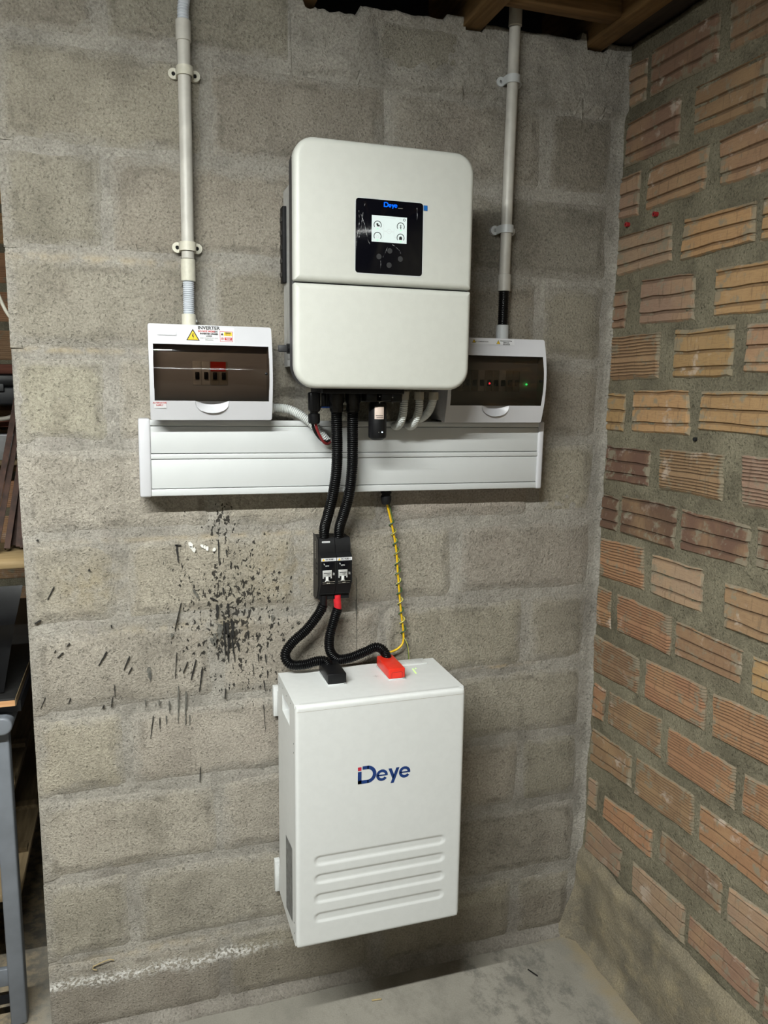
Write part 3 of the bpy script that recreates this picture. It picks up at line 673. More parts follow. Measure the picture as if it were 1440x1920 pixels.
flat('grid_icon', [[(.0210, 1.8238), (.0242, 1.8238), (.0242, 1.8244), (.0232, 1.8244), (.0232, 1.8268), (.0248, 1.8268), (.0248, 1.8274), (.0232, 1.8274), (.0232, 1.8298), (.0252, 1.8298), (.0252, 1.8303), (.0232, 1.8303), (.0232, 1.8320), (.0220, 1.8320), (.0220, 1.8303), (.0200, 1.8303), (.0200, 1.8298), (.0220, 1.8298), (.0220, 1.8274), (.0204, 1.8274), (.0204, 1.8268), (.0220, 1.8268), (.0220, 1.8244), (.0210, 1.8244)]], yS, m_ink, inv)
flat('screen_core', ringsec(-.0012, 1.8180, .0039, .0045, 0, 360, 24), yS, m_lineg, inv)
flat('battery_icon', ringsec(-.0246, 1.8065, .0020, .0026, 0, 360, 12), yS, m_lineg, inv)
fl_ = []
for zz in (1.8185, 1.8172): fl_ += [rect(-.0120, -.0058, zz - .0002, zz + .0002), rect(.0034, .0092, zz - .0002, zz + .0002)]
fl_ += [rect(-.0122, -.0118, 1.8185, 1.829), rect(-.0122, -.0118, 1.8072, 1.8172), rect(.0090, .0094, 1.8185, 1.825), rect(.0090, .0094, 1.8072, 1.8172), rect(-.0150, -.0118, 1.807, 1.8074), rect(.009, .0135, 1.807, 1.8074), rect(-.0145, -.012, 1.829, 1.8294)]
flat('screen_flow_lines', fl_, yS, m_lineg, inv)
text('screen_text', '10-12-2025 12:36:35', .0032, -.002, 1.8432, yS, m_lineg, inv)
text('screen_text', 'Menu', .0030, .0232, 1.8425, yS, m_lineg, inv)
text('screen_text', 'ON', .0026, -.0012, 1.8180, yS, m_lineg, inv)
for tx_, tz_ in ((-.033, 1.8212), (-.015, 1.8212), (.0145, 1.8207), (.0315, 1.8207), (-.033, 1.8000), (-.015, 1.8000), (.0145, 1.7995), (.0315, 1.7995)):
    text('screen_text', '0' if tx_ in (-.033, .0145) else '5.0', .0024, tx_, tz_, yS, m_lineg, inv)
deye_logo(-.0125, 1.8628, .23, -.2394, inv, m_bled, m_bled)
flat('small_print', [rect(.0165, .0262, 1.8622, 1.8627)], -.2394, m_greyp, inv)
for bx_, bz_ in ((.001, 1.782), (-.021, 1.770), (.023, 1.768), (0, 1.755)):
    lathe('touch_button', [(.0052, -.2385), (.0052, -.23895), (.0001, -.23905)], (bx_, 0, bz_), 'y', m_frame, inv, 20)
# creases of the protective film left on the glass
def film_mat():
    m, nt, b = base('film_crease'); b.inputs['Base Color'].default_value = (.5, .5, .52, 1); b.inputs['Roughness'].default_value = .2
    P = nd(nt, 'TexCoord').outputs['Object']; setin(nt, b, 'Alpha', mth(nt, 'MULTIPLY', smooth(nt, nz(nt, P, 160.0, 3.0), .42, .68), .55)); return m
m_film = film_mat()
for P_ in ([(-.0625, 1.852), (-.0615, 1.83), (-.065, 1.805), (-.0672, 1.785)], [(-.0500, 1.868), (-.054, 1.85), (-.057, 1.825), (-.0625, 1.80)], [(-.0590, 1.848), (-.05, 1.825), (-.044, 1.80), (-.038, 1.79)], [(-.004, 1.788), (-.009, 1.776), (-.014, 1.768)],
           [(.0555, 1.866), (.0565, 1.853), (.0555, 1.84)], [(.006, 1.794), (.013, 1.79), (.022, 1.782), (.0235, 1.776)], [(-.018, 1.764), (-.017, 1.754), (-.0185, 1.746)]):
    tube('film_crease', [(x, -.2391, z) for x, z in P_], .00055, m_film, inv, seg=6, step=.003)
box('film_pull_tab', .0695, .0775, -.2392, -.2386, 1.8625, 1.8722, m_bluetab, inv)
# underside connections belonging to the inverter
box('gland_plate', -.12, .055, -.185, -.07, 1.505, 1.518, m_blkm, inv, .002)
for gx in (-.080, -.0441): lathe('cable_gland', [(.0175, 1.507), (.0175, 1.488), (.0145, 1.484), (.0145, 1.470), (.0125, 1.466)], (gx, -.14, 0), 'z', m_blk, inv, 8)
for px_ in (-.103, -.091):
    box('solar_socket', px_ - .005, px_ + .005, -.128, -.112, 1.476, 1.508, m_blk, inv, .002)
    box('socket_collar', px_ - .0062, px_ + .0062, -.130, -.110, 1.4735, 1.477, m_blue, inv, .001)
for px_, q in ((-.013, 0), (.020, 1), (.042, 2)): box('data_port_cover', px_ - .013, px_ + .0125, -.175, -.115, 1.488 + .002 * (q % 2), 1.508, m_blk, inv, .003)
for px_, pz_ in ((.0035, 1.5), (.032, 1.498), (.0035, 1.487), (.032, 1.486)): lathe('port_screw', [(.0015, -.1765), (.0015, -.175)], (px_, 0, pz_), 'y', m_steel, inv, 8)
for gx in (.0702, .1044, .1379): lathe('conduit_adaptor', [(.0108, 1.51), (.0108, 1.4935), (.0100, 1.4930)], (gx, -.14, 0), 'z', m_greyp, inv, 20)

# wifi stick plugged into the inverter
dg_ = thing('data_logger_stick', 'black cylindrical wireless data stick hanging beneath the inverter', 'data stick', (.006, -.155, 1.41))
lathe('stick_body', [(.0165, 1.488), (.0190, 1.482), (.0195, 1.44), (.0195, 1.418), (.0185, 1.413), (.011, 1.408)], (.006, -.155, 0), 'z', m_blk, dg_, 28)
M_l = lambda a0, a1, z0, z1, r: [[(.006 + r * math.sin(a), -.155 - r * math.cos(a), z) for z in (z0, z1)] for a in [a0 + (a1 - a0) * i / 8 for i in range(9)]]
def curved_label(name, a0, a1, z0, z1, r, mat, par):
    bm = bmesh.new(); cols_ = [[bm.verts.new(p) for p in c] for c in M_l(a0, a1, z0, z1, r)]
    for a, c in zip(cols_, cols_[1:]): bm.faces.new((a[0], c[0], c[1], a[1]))
    return from_bm(name, bm, mat, par)
curved_label('label', -.62, .42, 1.4525, 1.4785, .0198, m_pinklab, dg_)
for zz, a0, a1 in ((1.4590, -.48, .32), (1.4555, -.42, .32)): curved_label('label_print', a0, a1, zz, zz + .0012, .0200, m_ink, dg_)
lathe('status_light', [(.0014, 0), (.0014, -.001)], (.0105, -.1745, 1.4255), 'y', m_wled, dg_, 10)
lathe('status_light', [(.0010, 0), (.0010, -.001)], (.0030, -.1745, 1.4250), 'y', m_steel, dg_, 10)

# solar plug pair hanging from the inverter with its two wires
mc = thing('solar_plug', 'black solar cable plug with screw collar and black and red wires', 'plug', (-.1235, -.12, 1.44))
box('plug_body', -.1345, -.1125, -.131, -.109, 1.466, 1.507, m_blk, mc, .003)
for sx in (-.1358, -.1125): box('latch', sx, sx + .0016, -.125, -.115, 1.47, 1.505, m_blkm, mc)
for sx in (-.129, -.118): box('rib', sx - .001, sx + .001, -.1325, -.1305, 1.47, 1.503, m_blkm, mc)
lathe('screw_collar', [(.010, 1.468), (.0085, 1.463), (.0125, 1.461), (.0130, 1.445), (.0115, 1.441)], (-.1235, -.12, 0), 'z', m_blk, mc, 10)
tube('wire', [(-.127, -.12, 1.446), (-.1262, -.12, 1.436), (-.1189, -.115, 1.4206), (-.105, -.105, 1.406), (-.0908, -.095, 1.4006), (-.078, -.075, 1.4035)], .0032, m_blk, mc, seg=10)
tube('wire', [(-.1201, -.122, 1.446), (-.1198, -.122, 1.436), (-.1131, -.118, 1.4196), (-.1003, -.110, 1.401), (-.0884, -.100, 1.3960), (-.078, -.079, 1.3995)], .0030, m_dred, mc, seg=10)

# ------------------------------------------------------------------ consumer units
def plate_hole(name, outer, inner, yf, yb, mat, parent, bulge):
    bm = bmesh.new()
    def loop(pts, y): 
        vs = [bm.verts.new((x, y, z)) for x, z in pts]
        return vs, [bm.edges.new((vs[i], vs[(i + 1) % len(vs)])) for i in range(len(vs))]
    vo, eo = loop(outer, yf); vi, ei = loop(inner, yf)
    bmesh.ops.triangle_fill(bm, edges=eo + ei, use_beauty=True)
    for vs in (vo, vi):
        bv = [bm.verts.new((v.co.x, yb, v.co.z)) for v in vs]
        for i in range(len(vs)): bm.faces.new((vs[i], vs[(i + 1) % len(vs)], bv[(i + 1) % len(vs)], bv[i]))
    for v in bm.verts:
        if abs(v.co.y - yf) < 1e-6: v.co.y += bulge(v.co.z)
    return autosmooth(from_bm(name, bm, mat, parent), 35)
def consumer_unit(label, x0, z0, seed):
    W_, H_ = .2445, .190; x1, z1 = x0 + W_, z0 + H_; zc = (z0 + z1) / 2; xc = (x0 + x1) / 2
    t = thing('consumer_unit', label, 'distribution box', (xc, -.05, z0), 'distribution boards')
    bulge = lambda z: -.018 * (1 - ((z - zc) / (H_ / 2)) ** 2)
    box('back_box', x0 + .004, x1 - .004, -.086, -.001, z0 + .003, z1 - .003, m_cuw, t, .004)
    wx0, wx1, wz0, wz1 = x0 + .0085, x1 - .0075, z0 + .039, z1 - .0395
    # window opening with a half-round finger notch below it
    n = 14; inner = []
    cx = xc - .001
    inner += [(wx0 + (cx - .034 - wx0) * i / 6, wz0) for i in range(6)]
    inner += [(cx - .034 * math.cos(PI * i / n), wz0 - .0245 * math.sin(PI * i / n) ** .75) for i in range(n + 1)]
    inner += [(cx + .034 + (wx1 - cx - .034) * i / 6, wz0) for i in range(1, 6)]
    inner += [(wx1, wz0 + (wz1 - wz0) * i / 12) for i in range(12)]
    inner += [(wx1 + (wx0 - wx1) * i / 16, wz1) for i in range(16)]
    inner += [(wx0, wz1 + (wz0 - wz1) * i / 12) for i in range(12)]
    outer = rrect(x0, x1, z0, z1, .004, 4, .012)
    plate_hole('door_frame', outer, inner, -.0995, -.082, m_cuw, t, bulge)
    # finger pull bowl
    rings = []
    for i in range(9):
        a = PI * i / 8; rings.append([(cx - .034 * math.cos(a) * k, -.1105 + .014 * math.sin(PI / 2 * (1 - k)), wz0 - .0245 * math.sin(a) ** .75 * k) for k in (1, .8, .6, .4, .2, .02)])
    bm = bmesh.new(); R = [[bm.verts.new(p) for p in r] for r in rings]
    for a, c in zip(R, R[1:]):
        for i in range(5): bm.faces.new((a[i], a[i + 1], c[i + 1], c[i]))
    from_bm('finger_pull', bm, m_cuw, t, True)
    # inside: face plate and switchgear
    box('face_plate', wx0 - .003, wx1 + .003, -.080, -.074, wz0 - .002, wz1 + .003, m_cuw, t)
    rs = random.Random(seed)
    if seed == 1:
        box('blanking_strip', x0 + .03, x0 + .083, -.0835, -.079, zc - .024, zc + .024, m_cuw, t, .001)
        for k in range(4): box('circuit_breaker', x0 + .0855 + k * .0178, x0 + .1025 + k * .0178, -.0885, -.079, zc - .024, zc + .024, m_batten if k < 2 else m_greyp, t, .001)
        for k in range(4): box('breaker_lever', x0 + .090 + k * .0178, x0 + .098 + k * .0178, -.094, -.088, zc - .012, zc + .002, m_blk, t, .001)
        box('blanking_strip', x0 + .160, x0 + .203, -.0835, -.079, zc - .024, zc + .024, m_cuw, t, .001)
        box('blanking_strip', x0 + .205, x0 + .222, -.0845, -.079, zc - .024, zc + .024, m_cuw, t, .001)
        flat('red_sticker', [rect(x0 + .121, x0 + .152, zc + .004, zc + .0235)], -.0892, m_red, t)
        flat('warning_print', [[(cx - .023, wz0 + .012), (cx - .012, wz0 + .012), (cx - .0175, wz0 + .022)]], -.0803, m_greylab, t)
        for k in range(3): flat('warning_print', [rect(cx - .009 + .004 * k, cx + .022 - .004 * k, wz0 + .019 - .003 * k, wz0 + .0203 - .003 * k)], -.0803, m_greylab, t)
    else:
        for k in range(9): box('circuit_breaker', x0 + .032 + k * .0178, x0 + .049 + k * .0178, -.0885, -.079, zc - .024, zc + .024, m_greyp if k % 3 else m_batten, t, .001)
        for k in range(9): box('breaker_lever', x0 + .036 + k * .0178, x0 + .045 + k * .0178, -.094, -.088, zc - .012, zc + .002, m_blk, t, .001)
        for k in range(2): box('busbar_cover', x0 + .03 + .1 * k, x0 + .12 + .1 * k, -.081, -.0795, wz0 + .012, wz0 + .030, m_greyp, t)
        lathe('indicator_light', [(.0022, -.0885), (.0022, -.0955), (.001, -.0965)], (x0 + .1115, 0, zc - .006), 'y', m_rled, t, 14)
        lathe('indicator_light', [(.0022, -.0885), (.0022, -.0905), (.001, -.0915)], (x0 + .2085, 0, zc - .007), 'y', m_gled, t, 14)
    # smoked convex door
    bm = bmesh.new(); R = []
    for j in range(17):
        z = wz0 - .0005 + (wz1 - wz0 + .001) * j / 16
        row = [bm.verts.new((wx0 - .0005 + (wx1 - wx0 + .001) * i / 24, -.0955 + bulge(z) * 1.25 + .0010 * (j in (0, 16)), z)) for i in range(25)]
        R.append(row)
    for a, c in zip(R, R[1:]):
        for i in range(24): bm.faces.new((a[i], a[i + 1], c[i + 1], c[i]))
    from_bm('smoked_door', bm, m_smoke, t, True)
    lathe('door_latch', [(.0028, -.110), (.0028, -.1182), (.0018, -.1187)], (wx1 - .0055, 0, zc + .0005), 'y', m_blk, t, 12)
    return t, x0, z0, bulge, zc
def tri(cx, cz, h): return [(cx - h * .577, cz), (cx + h * .577, cz), (cx, cz + h)]
def warn(x, z, h, par, y):
    flat('warning_triangle', [tri(x, z, h)], y, m_ink, par)
    flat('triangle_field', [tri(x, z + h * .09, h * .76)], y - .0003, m_ylw, par)
    flat('lightning_mark', [[(x - .02 * h, z + .62 * h), (x + .08 * h, z + .62 * h), (x + .0 * h, z + .44 * h), (x + .09 * h, z + .44 * h), (x + .02 * h, z + .14 * h), (x - .0 * h, z + .36 * h), (x - .09 * h, z + .36 * h)]], y - .0006, m_ink, par)
cu1, cx0, cz0, bg, zc = consumer_unit('white distribution box labelled INVERTER at the left end of the trunking', -.4545, 1.4475, 1)
yl = lambda z: -.0995 + bg(z) - .0010
def lean(z):        # stickers follow the tilt of the bowed front
    a = math.atan((bg(z + .002) - bg(z - .002)) / .004)
    return a
def plate_text(par, body, size, x, z, mat, bold=0.0, align='CENTER', dy=0.0):
    text('lettering', body, size, x, z, 0, mat, par, align, bold, Matrix.Translation((x, yl(z) - dy, z)) @ Matrix.Rotation(-lean(z), 4, 'X') @ Matrix.Rotation(PI / 2, 4, 'X'))
def sticker(name, par, x0, x1, z0, z1, mat, d=0.0):
    bm = bmesh.new(); vs = [bm.verts.new((x, -.0995 + bg(z) - .0006 - d, z)) for x, z in rect(x0, x1, z0, z1)]
    bm.faces.new(vs); me = bpy.data.meshes.new(name); bm.to_mesh(me); bm.free(); return finish(name, me, mat, par)
sticker('label', cu1, -.384, -.286, 1.6025, 1.6345, m_sticker)
warn(-.3685, 1.6055, .0235, cu1, yl(1.612) - .0010)
plate_text(cu1, 'INVERTER', .0098, -.3365, 1.6318, m_ink, .0003)
plate_text(cu1, 'DO NOT WORK', .0046, -.3410, 1.6250, m_redink, .0002); plate_text(cu1, 'ON', .0046, -.3230, 1.6250, m_ink, .0002)
plate_text(cu1, 'INVERTER UNDER', .0044, -.3365, 1.6202, m_ink, .0002); plate_text(cu1, 'LOAD', .0044, -.3365, 1.6158, m_ink, .0002)
plate_text(cu1, '(FIRST ISOLATE DC & AC', .0033, -.3365, 1.6116, m_ink); plate_text(cu1, 'BREAKERS)', .0033, -.3365, 1.6078, m_ink)
sticker('warning_label', cu1, -.3150, -.2895, 1.6055, 1.6265, m_redink, .0002); sticker('warning_label', cu1, -.3142, -.2903, 1.6063, 1.6257, m_sticker, .0005)
sticker('warning_label', cu1, -.3070, -.2908, 1.6172, 1.6247, m_ylw, .0008); sticker('warning_label', cu1, -.3060, -.2913, 1.6082, 1.6142, m_redink, .0008)
flat('warning_print', [tri(-.3106, 1.6185, .0048)], yl(1.621) - .0008, m_ink, cu1)
flat('warning_print', [rect(-.3045, -.2935, 1.6226, 1.6240), rect(-.3050, -.2930, 1.6203, 1.6210), rect(-.3035, -.2945, 1.6182, 1.6189)], yl(1.621) - .0012, m_ink, cu1)
flat('warning_print', ringsec(-.3106, 1.6112, .0022, .0028, 0, 360, 16) + [rect(-.3122, -.3090, 1.6106, 1.6116)], yl(1.611) - .0010, m_redink, cu1)
flat('warning_print', [rect(-.3035, -.2940, 1.6117, 1.6128), rect(-.3025, -.2950, 1.6095, 1.6106)], yl(1.611) - .0014, m_sticker, cu1)
sticker('label_holder', cu1, -.4375, -.4010, 1.6155, 1.6275, m_cuw, .0007)
sticker('label', cu1, -.4475, -.4235, 1.4715, 1.4850, m_sticker)
plate_text(cu1, 'ALTERNATIVE', .0042, -.4365, 1.4820, m_redink, .0001); plate_text(cu1, 'SUPPLY', .0042, -.4365, 1.4772, m_redink, .0001)
cu2, cx0, cz0, bg, zc = consumer_unit('white distribution box with red and green lights partly behind the inverter', .1810, 1.4420, 2)
sticker('label', cu2, .2370, .3470, 1.6175, 1.6305, m_sticker)
warn(.3060, 1.6190, .0088, cu2, yl(1.622) - .0008); warn(.2460, 1.6205, .0080, cu2, yl(1.622) - .0008)
plate_text(cu2, 'AC COMBINER BOX', .0036, .2655, 1.6235, m_ink, .0001)
plate_text(cu2, 'SOLAR PV SYSTEM', .0036, .3265, 1.6262, m_ink, .0001); plate_text(cu2, 'MAIN AC', .0036, .3265, 1.6225, m_ink, .0001); plate_text(cu2, 'ISOLATOR', .0036, .3265, 1.6188, m_ink, .0001)

# ------------------------------------------------------------------ trunking
tr = thing('cable_trunking', 'long white plastic cable trunking with two lids and end caps', 'trunking', (-.01, -.03, 1.284))
X0, X1, D = -.4785, .4555, -.061
parts = [box('trunk_base', X0 + .004, X1 - .004, -.054, -.002, 1.287, 1.4405, m_pvc, tr, .001)]
for z0, z1 in ((1.4315, 1.4435), (1.3620, 1.3725), (1.2842, 1.2985)): parts.append(box('rail', X0 + .010, X1 - .010, D, -.05, z0, z1, m_pvc, tr, .0015))
for z0, z1 in ((1.3738, 1.4302), (1.2998, 1.3608)): parts.append(box('lid', X0 + .010, X1 - .010, D + .0018, -.045, z0, z1, m_pvc, tr, .0012))
for a, c in ((X0 - .001, X0 + .023), (X1 - .014, X1 + .001)): parts.append(box('end_cap', a, c, D - .0025, -.001, 1.2825, 1.4455, m_cuw, tr, .004))
T_ = Matrix.Translation((0, 0, 1.364)) @ Matrix.Rotation(.0062, 4, 'Y') @ Matrix.Translation((0, 0, -1.364))
for p in parts: p.data.transform(T_)
gl = thing('cable_gland', 'black cable gland under the trunking above the yellow earth wire', 'cable gland', (.068, -.03, 1.25))
lathe('gland_nut', [(.013, 1.2845), (.013, 1.275), (.0105, 1.274), (.0105, 1.270), (.0128, 1.268), (.0128, 1.258), (.010, 1.2495), (.006, 1.2485)], (.068, -.03, 0), 'z', m_blkm, gl, 10)
lathe('lock_ring', [(.0142, 1.2838), (.0142, 1.279)], (.068, -.03, 0), 'z', m_blk, gl, 6)

# hoses between inverter, boxes and trunking
h = tube('grey_hose', [(-.207, -.05, 1.4715), (-.1728, -.055, 1.4704), (-.1455, -.065, 1.4594), (-.1193, -.078, 1.4392), (-.102, -.082, 1.4200), (-.088, -.077, 1.4035), (-.078, -.060, 1.394)], .0098, m_flexw, None, .0042, .0021, 18)
tag(h, 'white corrugated hose from the left distribution box into the trunking', 'hose')
lathe('hose_ferrule', [(.0115, -.2105), (.0115, -.199), (.0105, -.1975)], (0, -.05, 1.4715), 'x', m_flexw, h, 18)
for nm, P_ in (('nearest the data stick', [(.0702, -.14, 1.4985), (.0697, -.14, 1.4752), (.0699, -.128, 1.4519), (.0713, -.105, 1.4378), (.0735, -.082, 1.4330), (.0760, -.058, 1.4330)]),
              ('between its two neighbours', [(.1044, -.14, 1.4985), (.1053, -.14, 1.4754), (.1032, -.128, 1.4519), (.1051, -.105, 1.4378), (.1065, -.082, 1.4330), (.109, -.058, 1.4330)]),
              ('nearest the right distribution box', [(.1379, -.14, 1.4985), (.1372, -.135, 1.4870), (.1354, -.120, 1.4680), (.1307, -.095, 1.4535), (.125, -.07, 1.4470), (.120, -.05, 1.4380)])):
    h = tube('white_hose', P_, .0092, m_flexw, None, .0042, .0021, 18); tag(h, 'white corrugated hose bent from inverter to trunking, ' + nm, 'hose', 'white hoses under the inverter')
h = tube('grey_hose', [(.040, -.06, 1.506), (.046, -.055, 1.485), (.056, -.047, 1.462), (.066, -.04, 1.441)], .0085, m_greyp, None, .0042, .0013, 16); tag(h, 'grey corrugated hose in shadow behind the data stick', 'hose')
HA = [(-.080, -.14, 1.490), (-.0775, -.132, 1.47), (-.0755, -.124, 1.4459), (-.0707, -.11, 1.388), (-.0692, -.1, 1.3406), (-.0737, -.089, 1.2866), (-.0808, -.07, 1.236), (-.0846, -.053, 1.2032), (-.0846, -.046, 1.172)]
HB = [(-.0441, -.14, 1.490), (-.042, -.132, 1.47), (-.0405, -.124, 1.4459), (-.0361, -.11, 1.3876), (-.0342, -.1, 1.34), (-.0372, -.089, 1.2855), (-.0451, -.07, 1.2347), (-.0498, -.053, 1.2017), (-.0496, -.046, 1.172)]
for P_, w in ((HA, 'left'), (HB, 'right')):
    h = tube('black_hose', P_, .0122, m_hose, None, .0047, .0024, 20); tag(h, 'black corrugated hose from inverter to fuse switch, the %s of two' % w, 'hose', 'black hoses above the fuse switch')

# ------------------------------------------------------------------ fuse switch disconnector
fs = thing('fuse_switch', 'black two-pole battery fuse disconnector on the wall between hoses', 'fuse switch', (-.062, -.04, 1.03))
prof = [(-.001, 1.180), (-.056, 1.180), (-.0585, 1.1775), (-.064, 1.1600), (-.064, 1.1470), (-.074, 1.1420), (-.078, 1.1385), (-.078, 1.0790), (-.076, 1.0770), (-.060, 1.0520), (-.060, 1.0500), (-.052, 1.0500), (-.052, 1.0360), (-.001, 1.0360)]
prism_x('pole_housing', prof, -.0985, -.0630, m_blkm, fs); prism_x('pole_housing', prof, -.0620, -.0265, m_blkm, fs)
side = [(-.0005, 1.183), (-.030, 1.183), (-.052, 1.176), (-.056, 1.13), (-.056, 1.07), (-.045, 1.045), (-.03, 1.033), (-.0005, 1.033)]
prism_x('side_shell', side, -.1000, -.0985, m_blk, fs)
for k in range(3): box('side_vent', -.1004, -.0999, -.048, -.036, 1.117 - .012 * k, 1.121 - .012 * k, m_black, fs)
for k in range(10): box('side_print', -.10045, -.1001, -.028, -.025, 1.128 + .0042 * k, 1.1305 + .0042 * k, m_greyp, fs)
for x0, sgn in ((-.0985, '-'), (-.0620, '+')):
    box('label_strip', x0 + .0003, x0 + .0352, -.0791, -.0775, 1.1315, 1.1385, m_sticker, fs)
    flat('warning_triangle', [tri(x0 + .0055, 1.1322, .0055)], -.0793, m_ylw, fs)
    text('lettering', 'DC FUSE ' + sgn, .0046, x0 + .0205, 1.135, -.0793, m_ink, fs, 'CENTER', .0002)
    pillow('viewing_window', x0 + .003, x0 + .032, 1.079, 1.129, .001, -.077, -.0788, .0004, m_glass, fs, 3, 2)
    box('fuse_carrier', x0 + .0035, x0 + .0245, -.0802, -.077, 1.0955, 1.1105, m_alu, fs, .0008)
    box('carrier_slot', x0 + .006, x0 + .022, -.0804, -.0800, 1.1035, 1.1050, m_black, fs)
    box('carrier_foot', x0 + .0035, x0 + .0062, -.0802, -.077, 1.0920, 1.0958, m_alu, fs); box('carrier_foot', x0 + .0218, x0 + .0245, -.0802, -.077, 1.0920, 1.0958, m_alu, fs)
    box('pull_lug', x0 + .0105, x0 + .0165, -.0822, -.077, 1.0860, 1.0960, m_batten, fs, .0008)
    box('lug_base', x0 + .0090, x0 + .0185, -.0808, -.077, 1.0852, 1.0865, m_batten, fs)
    text('lettering', '160A', .0036, x0 + .0160, 1.1005, -.0805, m_ink, fs, 'CENTER', .0001)
    text('lettering', 'KETO', .0034, x0 + .0140, 1.1205, -.0791, m_batten, fs, 'CENTER', .0001)
    flat('print', [rect(x0 + .0055, x0 + .0080, 1.1250, 1.1260), rect(x0 + .0070, x0 + .0080, 1.1225, 1.1255), rect(x0 + .0275, x0 + .0283, 1.0985, 1.1050), rect(x0 + .0300, x0 + .0308, 1.0985, 1.1040), rect(x0 + .0275, x0 + .0308, 1.1010, 1.1018)], -.0791, m_batten, fs)
    flat('print', [rect(x0 + .003, x0 + .032, 1.0835, 1.0840), rect(x0 + .003, x0 + .0304, 1.0794, 1.0798), rect(x0 + .013, x0 + .020, 1.0800, 1.0815)], -.0791, m_greyp, fs)
oval = rrect(-.0925, -.0735, 1.1700, 1.1738, .0018, 4)
slope = lambda z: -.0585 - (1.1775 - z) * .3143 - .0004
bm = bmesh.new(); bm.faces.new([bm.verts.new((x, slope(z), z)) for x, z in oval]); me = bpy.data.meshes.new('maker_plate'); bm.to_mesh(me); bm.free(); finish('maker_plate', me, m_sticker, fs)
text('lettering', 'JEAN MULLER', .0026, 0, 0, 0, m_ink, fs, 'CENTER', 0, Matrix.Translation((-.083, slope(1.1719) - .0004, 1.1719)) @ Matrix.Rotation(-.3, 4, 'X') @ Matrix.Rotation(PI / 2, 4, 'X'))

# ------------------------------------------------------------------ lower hoses and cables
cc = thing('battery_cable', 'black corrugated battery cable from fuse switch to black terminal', 'cable', (-.087, -.05, .88))
tube('cable_core', [(-.0855, -.048, 1.045), (-.0869, -.05, 1.018), (-.09, -.05, 1.006)], .0085, m_blk, cc, seg=14)
tube('hose', [(-.0868, -.05, 1.024), (-.0969, -.05, 1.0033), (-.1257, -.05, .9676), (-.1593, -.05, .9387), (-.1764, -.053, .9127), (-.1652, -.058, .8905), (-.1353, -.062, .8880), (-.1041, -.065, .8945), (-.0865, -.070, .8935), (-.0785, -.085, .8830)], .0118, m_hose, cc, .0046, .0023, 20)
cd = thing('battery_cable', 'black corrugated hose with red cable showing, leading to the red terminal', 'cable', (-.052, -.045, .88))
tube('cable_core', [(-.0530, -.047, 1.045), (-.0528, -.047, 1.030), (-.0514, -.047, 1.012), (-.0545, -.047, .998)], .0088, m_redc, cd, seg=16)
tube('hose', [(-.0514, -.047, 1.0120), (-.0615, -.047, .9799), (-.0715, -.05, .9437), (-.0705, -.05, .9114), (-.0535, -.05, .8895), (-.0237, -.05, .8890), (.0153, -.05, .9008), (.0414, -.053, .9105), (.0590, -.060, .9005), (.0630, -.078, .8820)], .0118, m_hose, cd, .0046, .0023, 20)

# earth wire: yellow sheath with a green-yellow wire wound round it
ew = thing('earth_wire', 'yellow earth wire with thin green striped wire wound around it', 'wire', (.07, -.025, .9))
EP = [(.0690, -.028, 1.256), (.0735, -.024, 1.244), (.087, -.020, 1.196), (.099, -.018, 1.138), (.105, -.018, 1.072), (.113, -.018, .992), (.121, -.018, .931), (.1195, -.02, .904), (.105, -.022, .890), (.082, -.022, .882), (.060, -.022, .874)]
tube('yellow_sheath', EP, .0026, m_yel, ew, seg=10)
m_gy = simple('green_insulation', (.035, .10, .035), .4); m_gy2 = simple('lime_insulation', (.55, .50, .12), .4)
core = catmull(EP[:8], .0012); wp = []; turns_start = 42; L = len(core)
for i, p in enumerate(core[::2]):
    k = i * 2
    tt = max(0, k - turns_start) / 19.5 * 2 * PI * .95
    rr = .0062 * (1 if k > turns_start else .8); wp.append((p.x + rr * math.cos(tt), p.y - rr * math.sin(tt), p.z))
wp = wp[:-8] + [(.124, -.022, .912), (.130, -.024, .897), (.1325, -.026, .876), (.133, -.027, .862)]
gw = tube('green_wire', wp, .0016, m_gy, ew, seg=8, step=.0016); gw.data.materials.append(m_gy2)
for i, p in enumerate(gw.data.polygons):
    if i % 8 < 3: p.material_index = 1

# ------------------------------------------------------------------ battery
bt = thing('battery_pack', 'white wall-hung battery cabinet with four pressed ribs and blue lettering', 'battery', (0, -.14, .309))
BX, BZ0, BZ1, BYF, BYB = .1908, .309, .8655, -.2425, -.038
# front skin with pressed ribs as a height field
ribs = [(.511, 0), (.468, 0), (.422, 0), (.376, 0)]
NXB, NZB = 96, 190; er = .0075
bm = bmesh.new(); g = []
for i in range(NXB + 1):
    row = []
    for j in range(NZB + 1):
        x = -BX + er + (2 * BX - 2 * er) * i / NXB; z = BZ0 + er + (BZ1 - BZ0 - 2 * er) * j / NZB
        y = BYF
        for rz, _ in ribs:
            dx = max(0, abs(x) - .139); dd = math.hypot(dx, z - rz)
            y += .0026 * (1 - sstep((dd - .0075) / .0042))
        row.append(bm.verts.new((x, y, z)))
    g.append(row)
for i in range(NXB):
    for j in range(NZB): bm.faces.new((g[i][j], g[i + 1][j], g[i + 1][j + 1], g[i][j + 1]))
ring = [g[i][0] for i in range(NXB)] + [g[NXB][j] for j in range(NZB)] + [g[i][NZB] for i in range(NXB, 0, -1)] + [g[0][j] for j in range(NZB, 0, -1)]
prev = ring
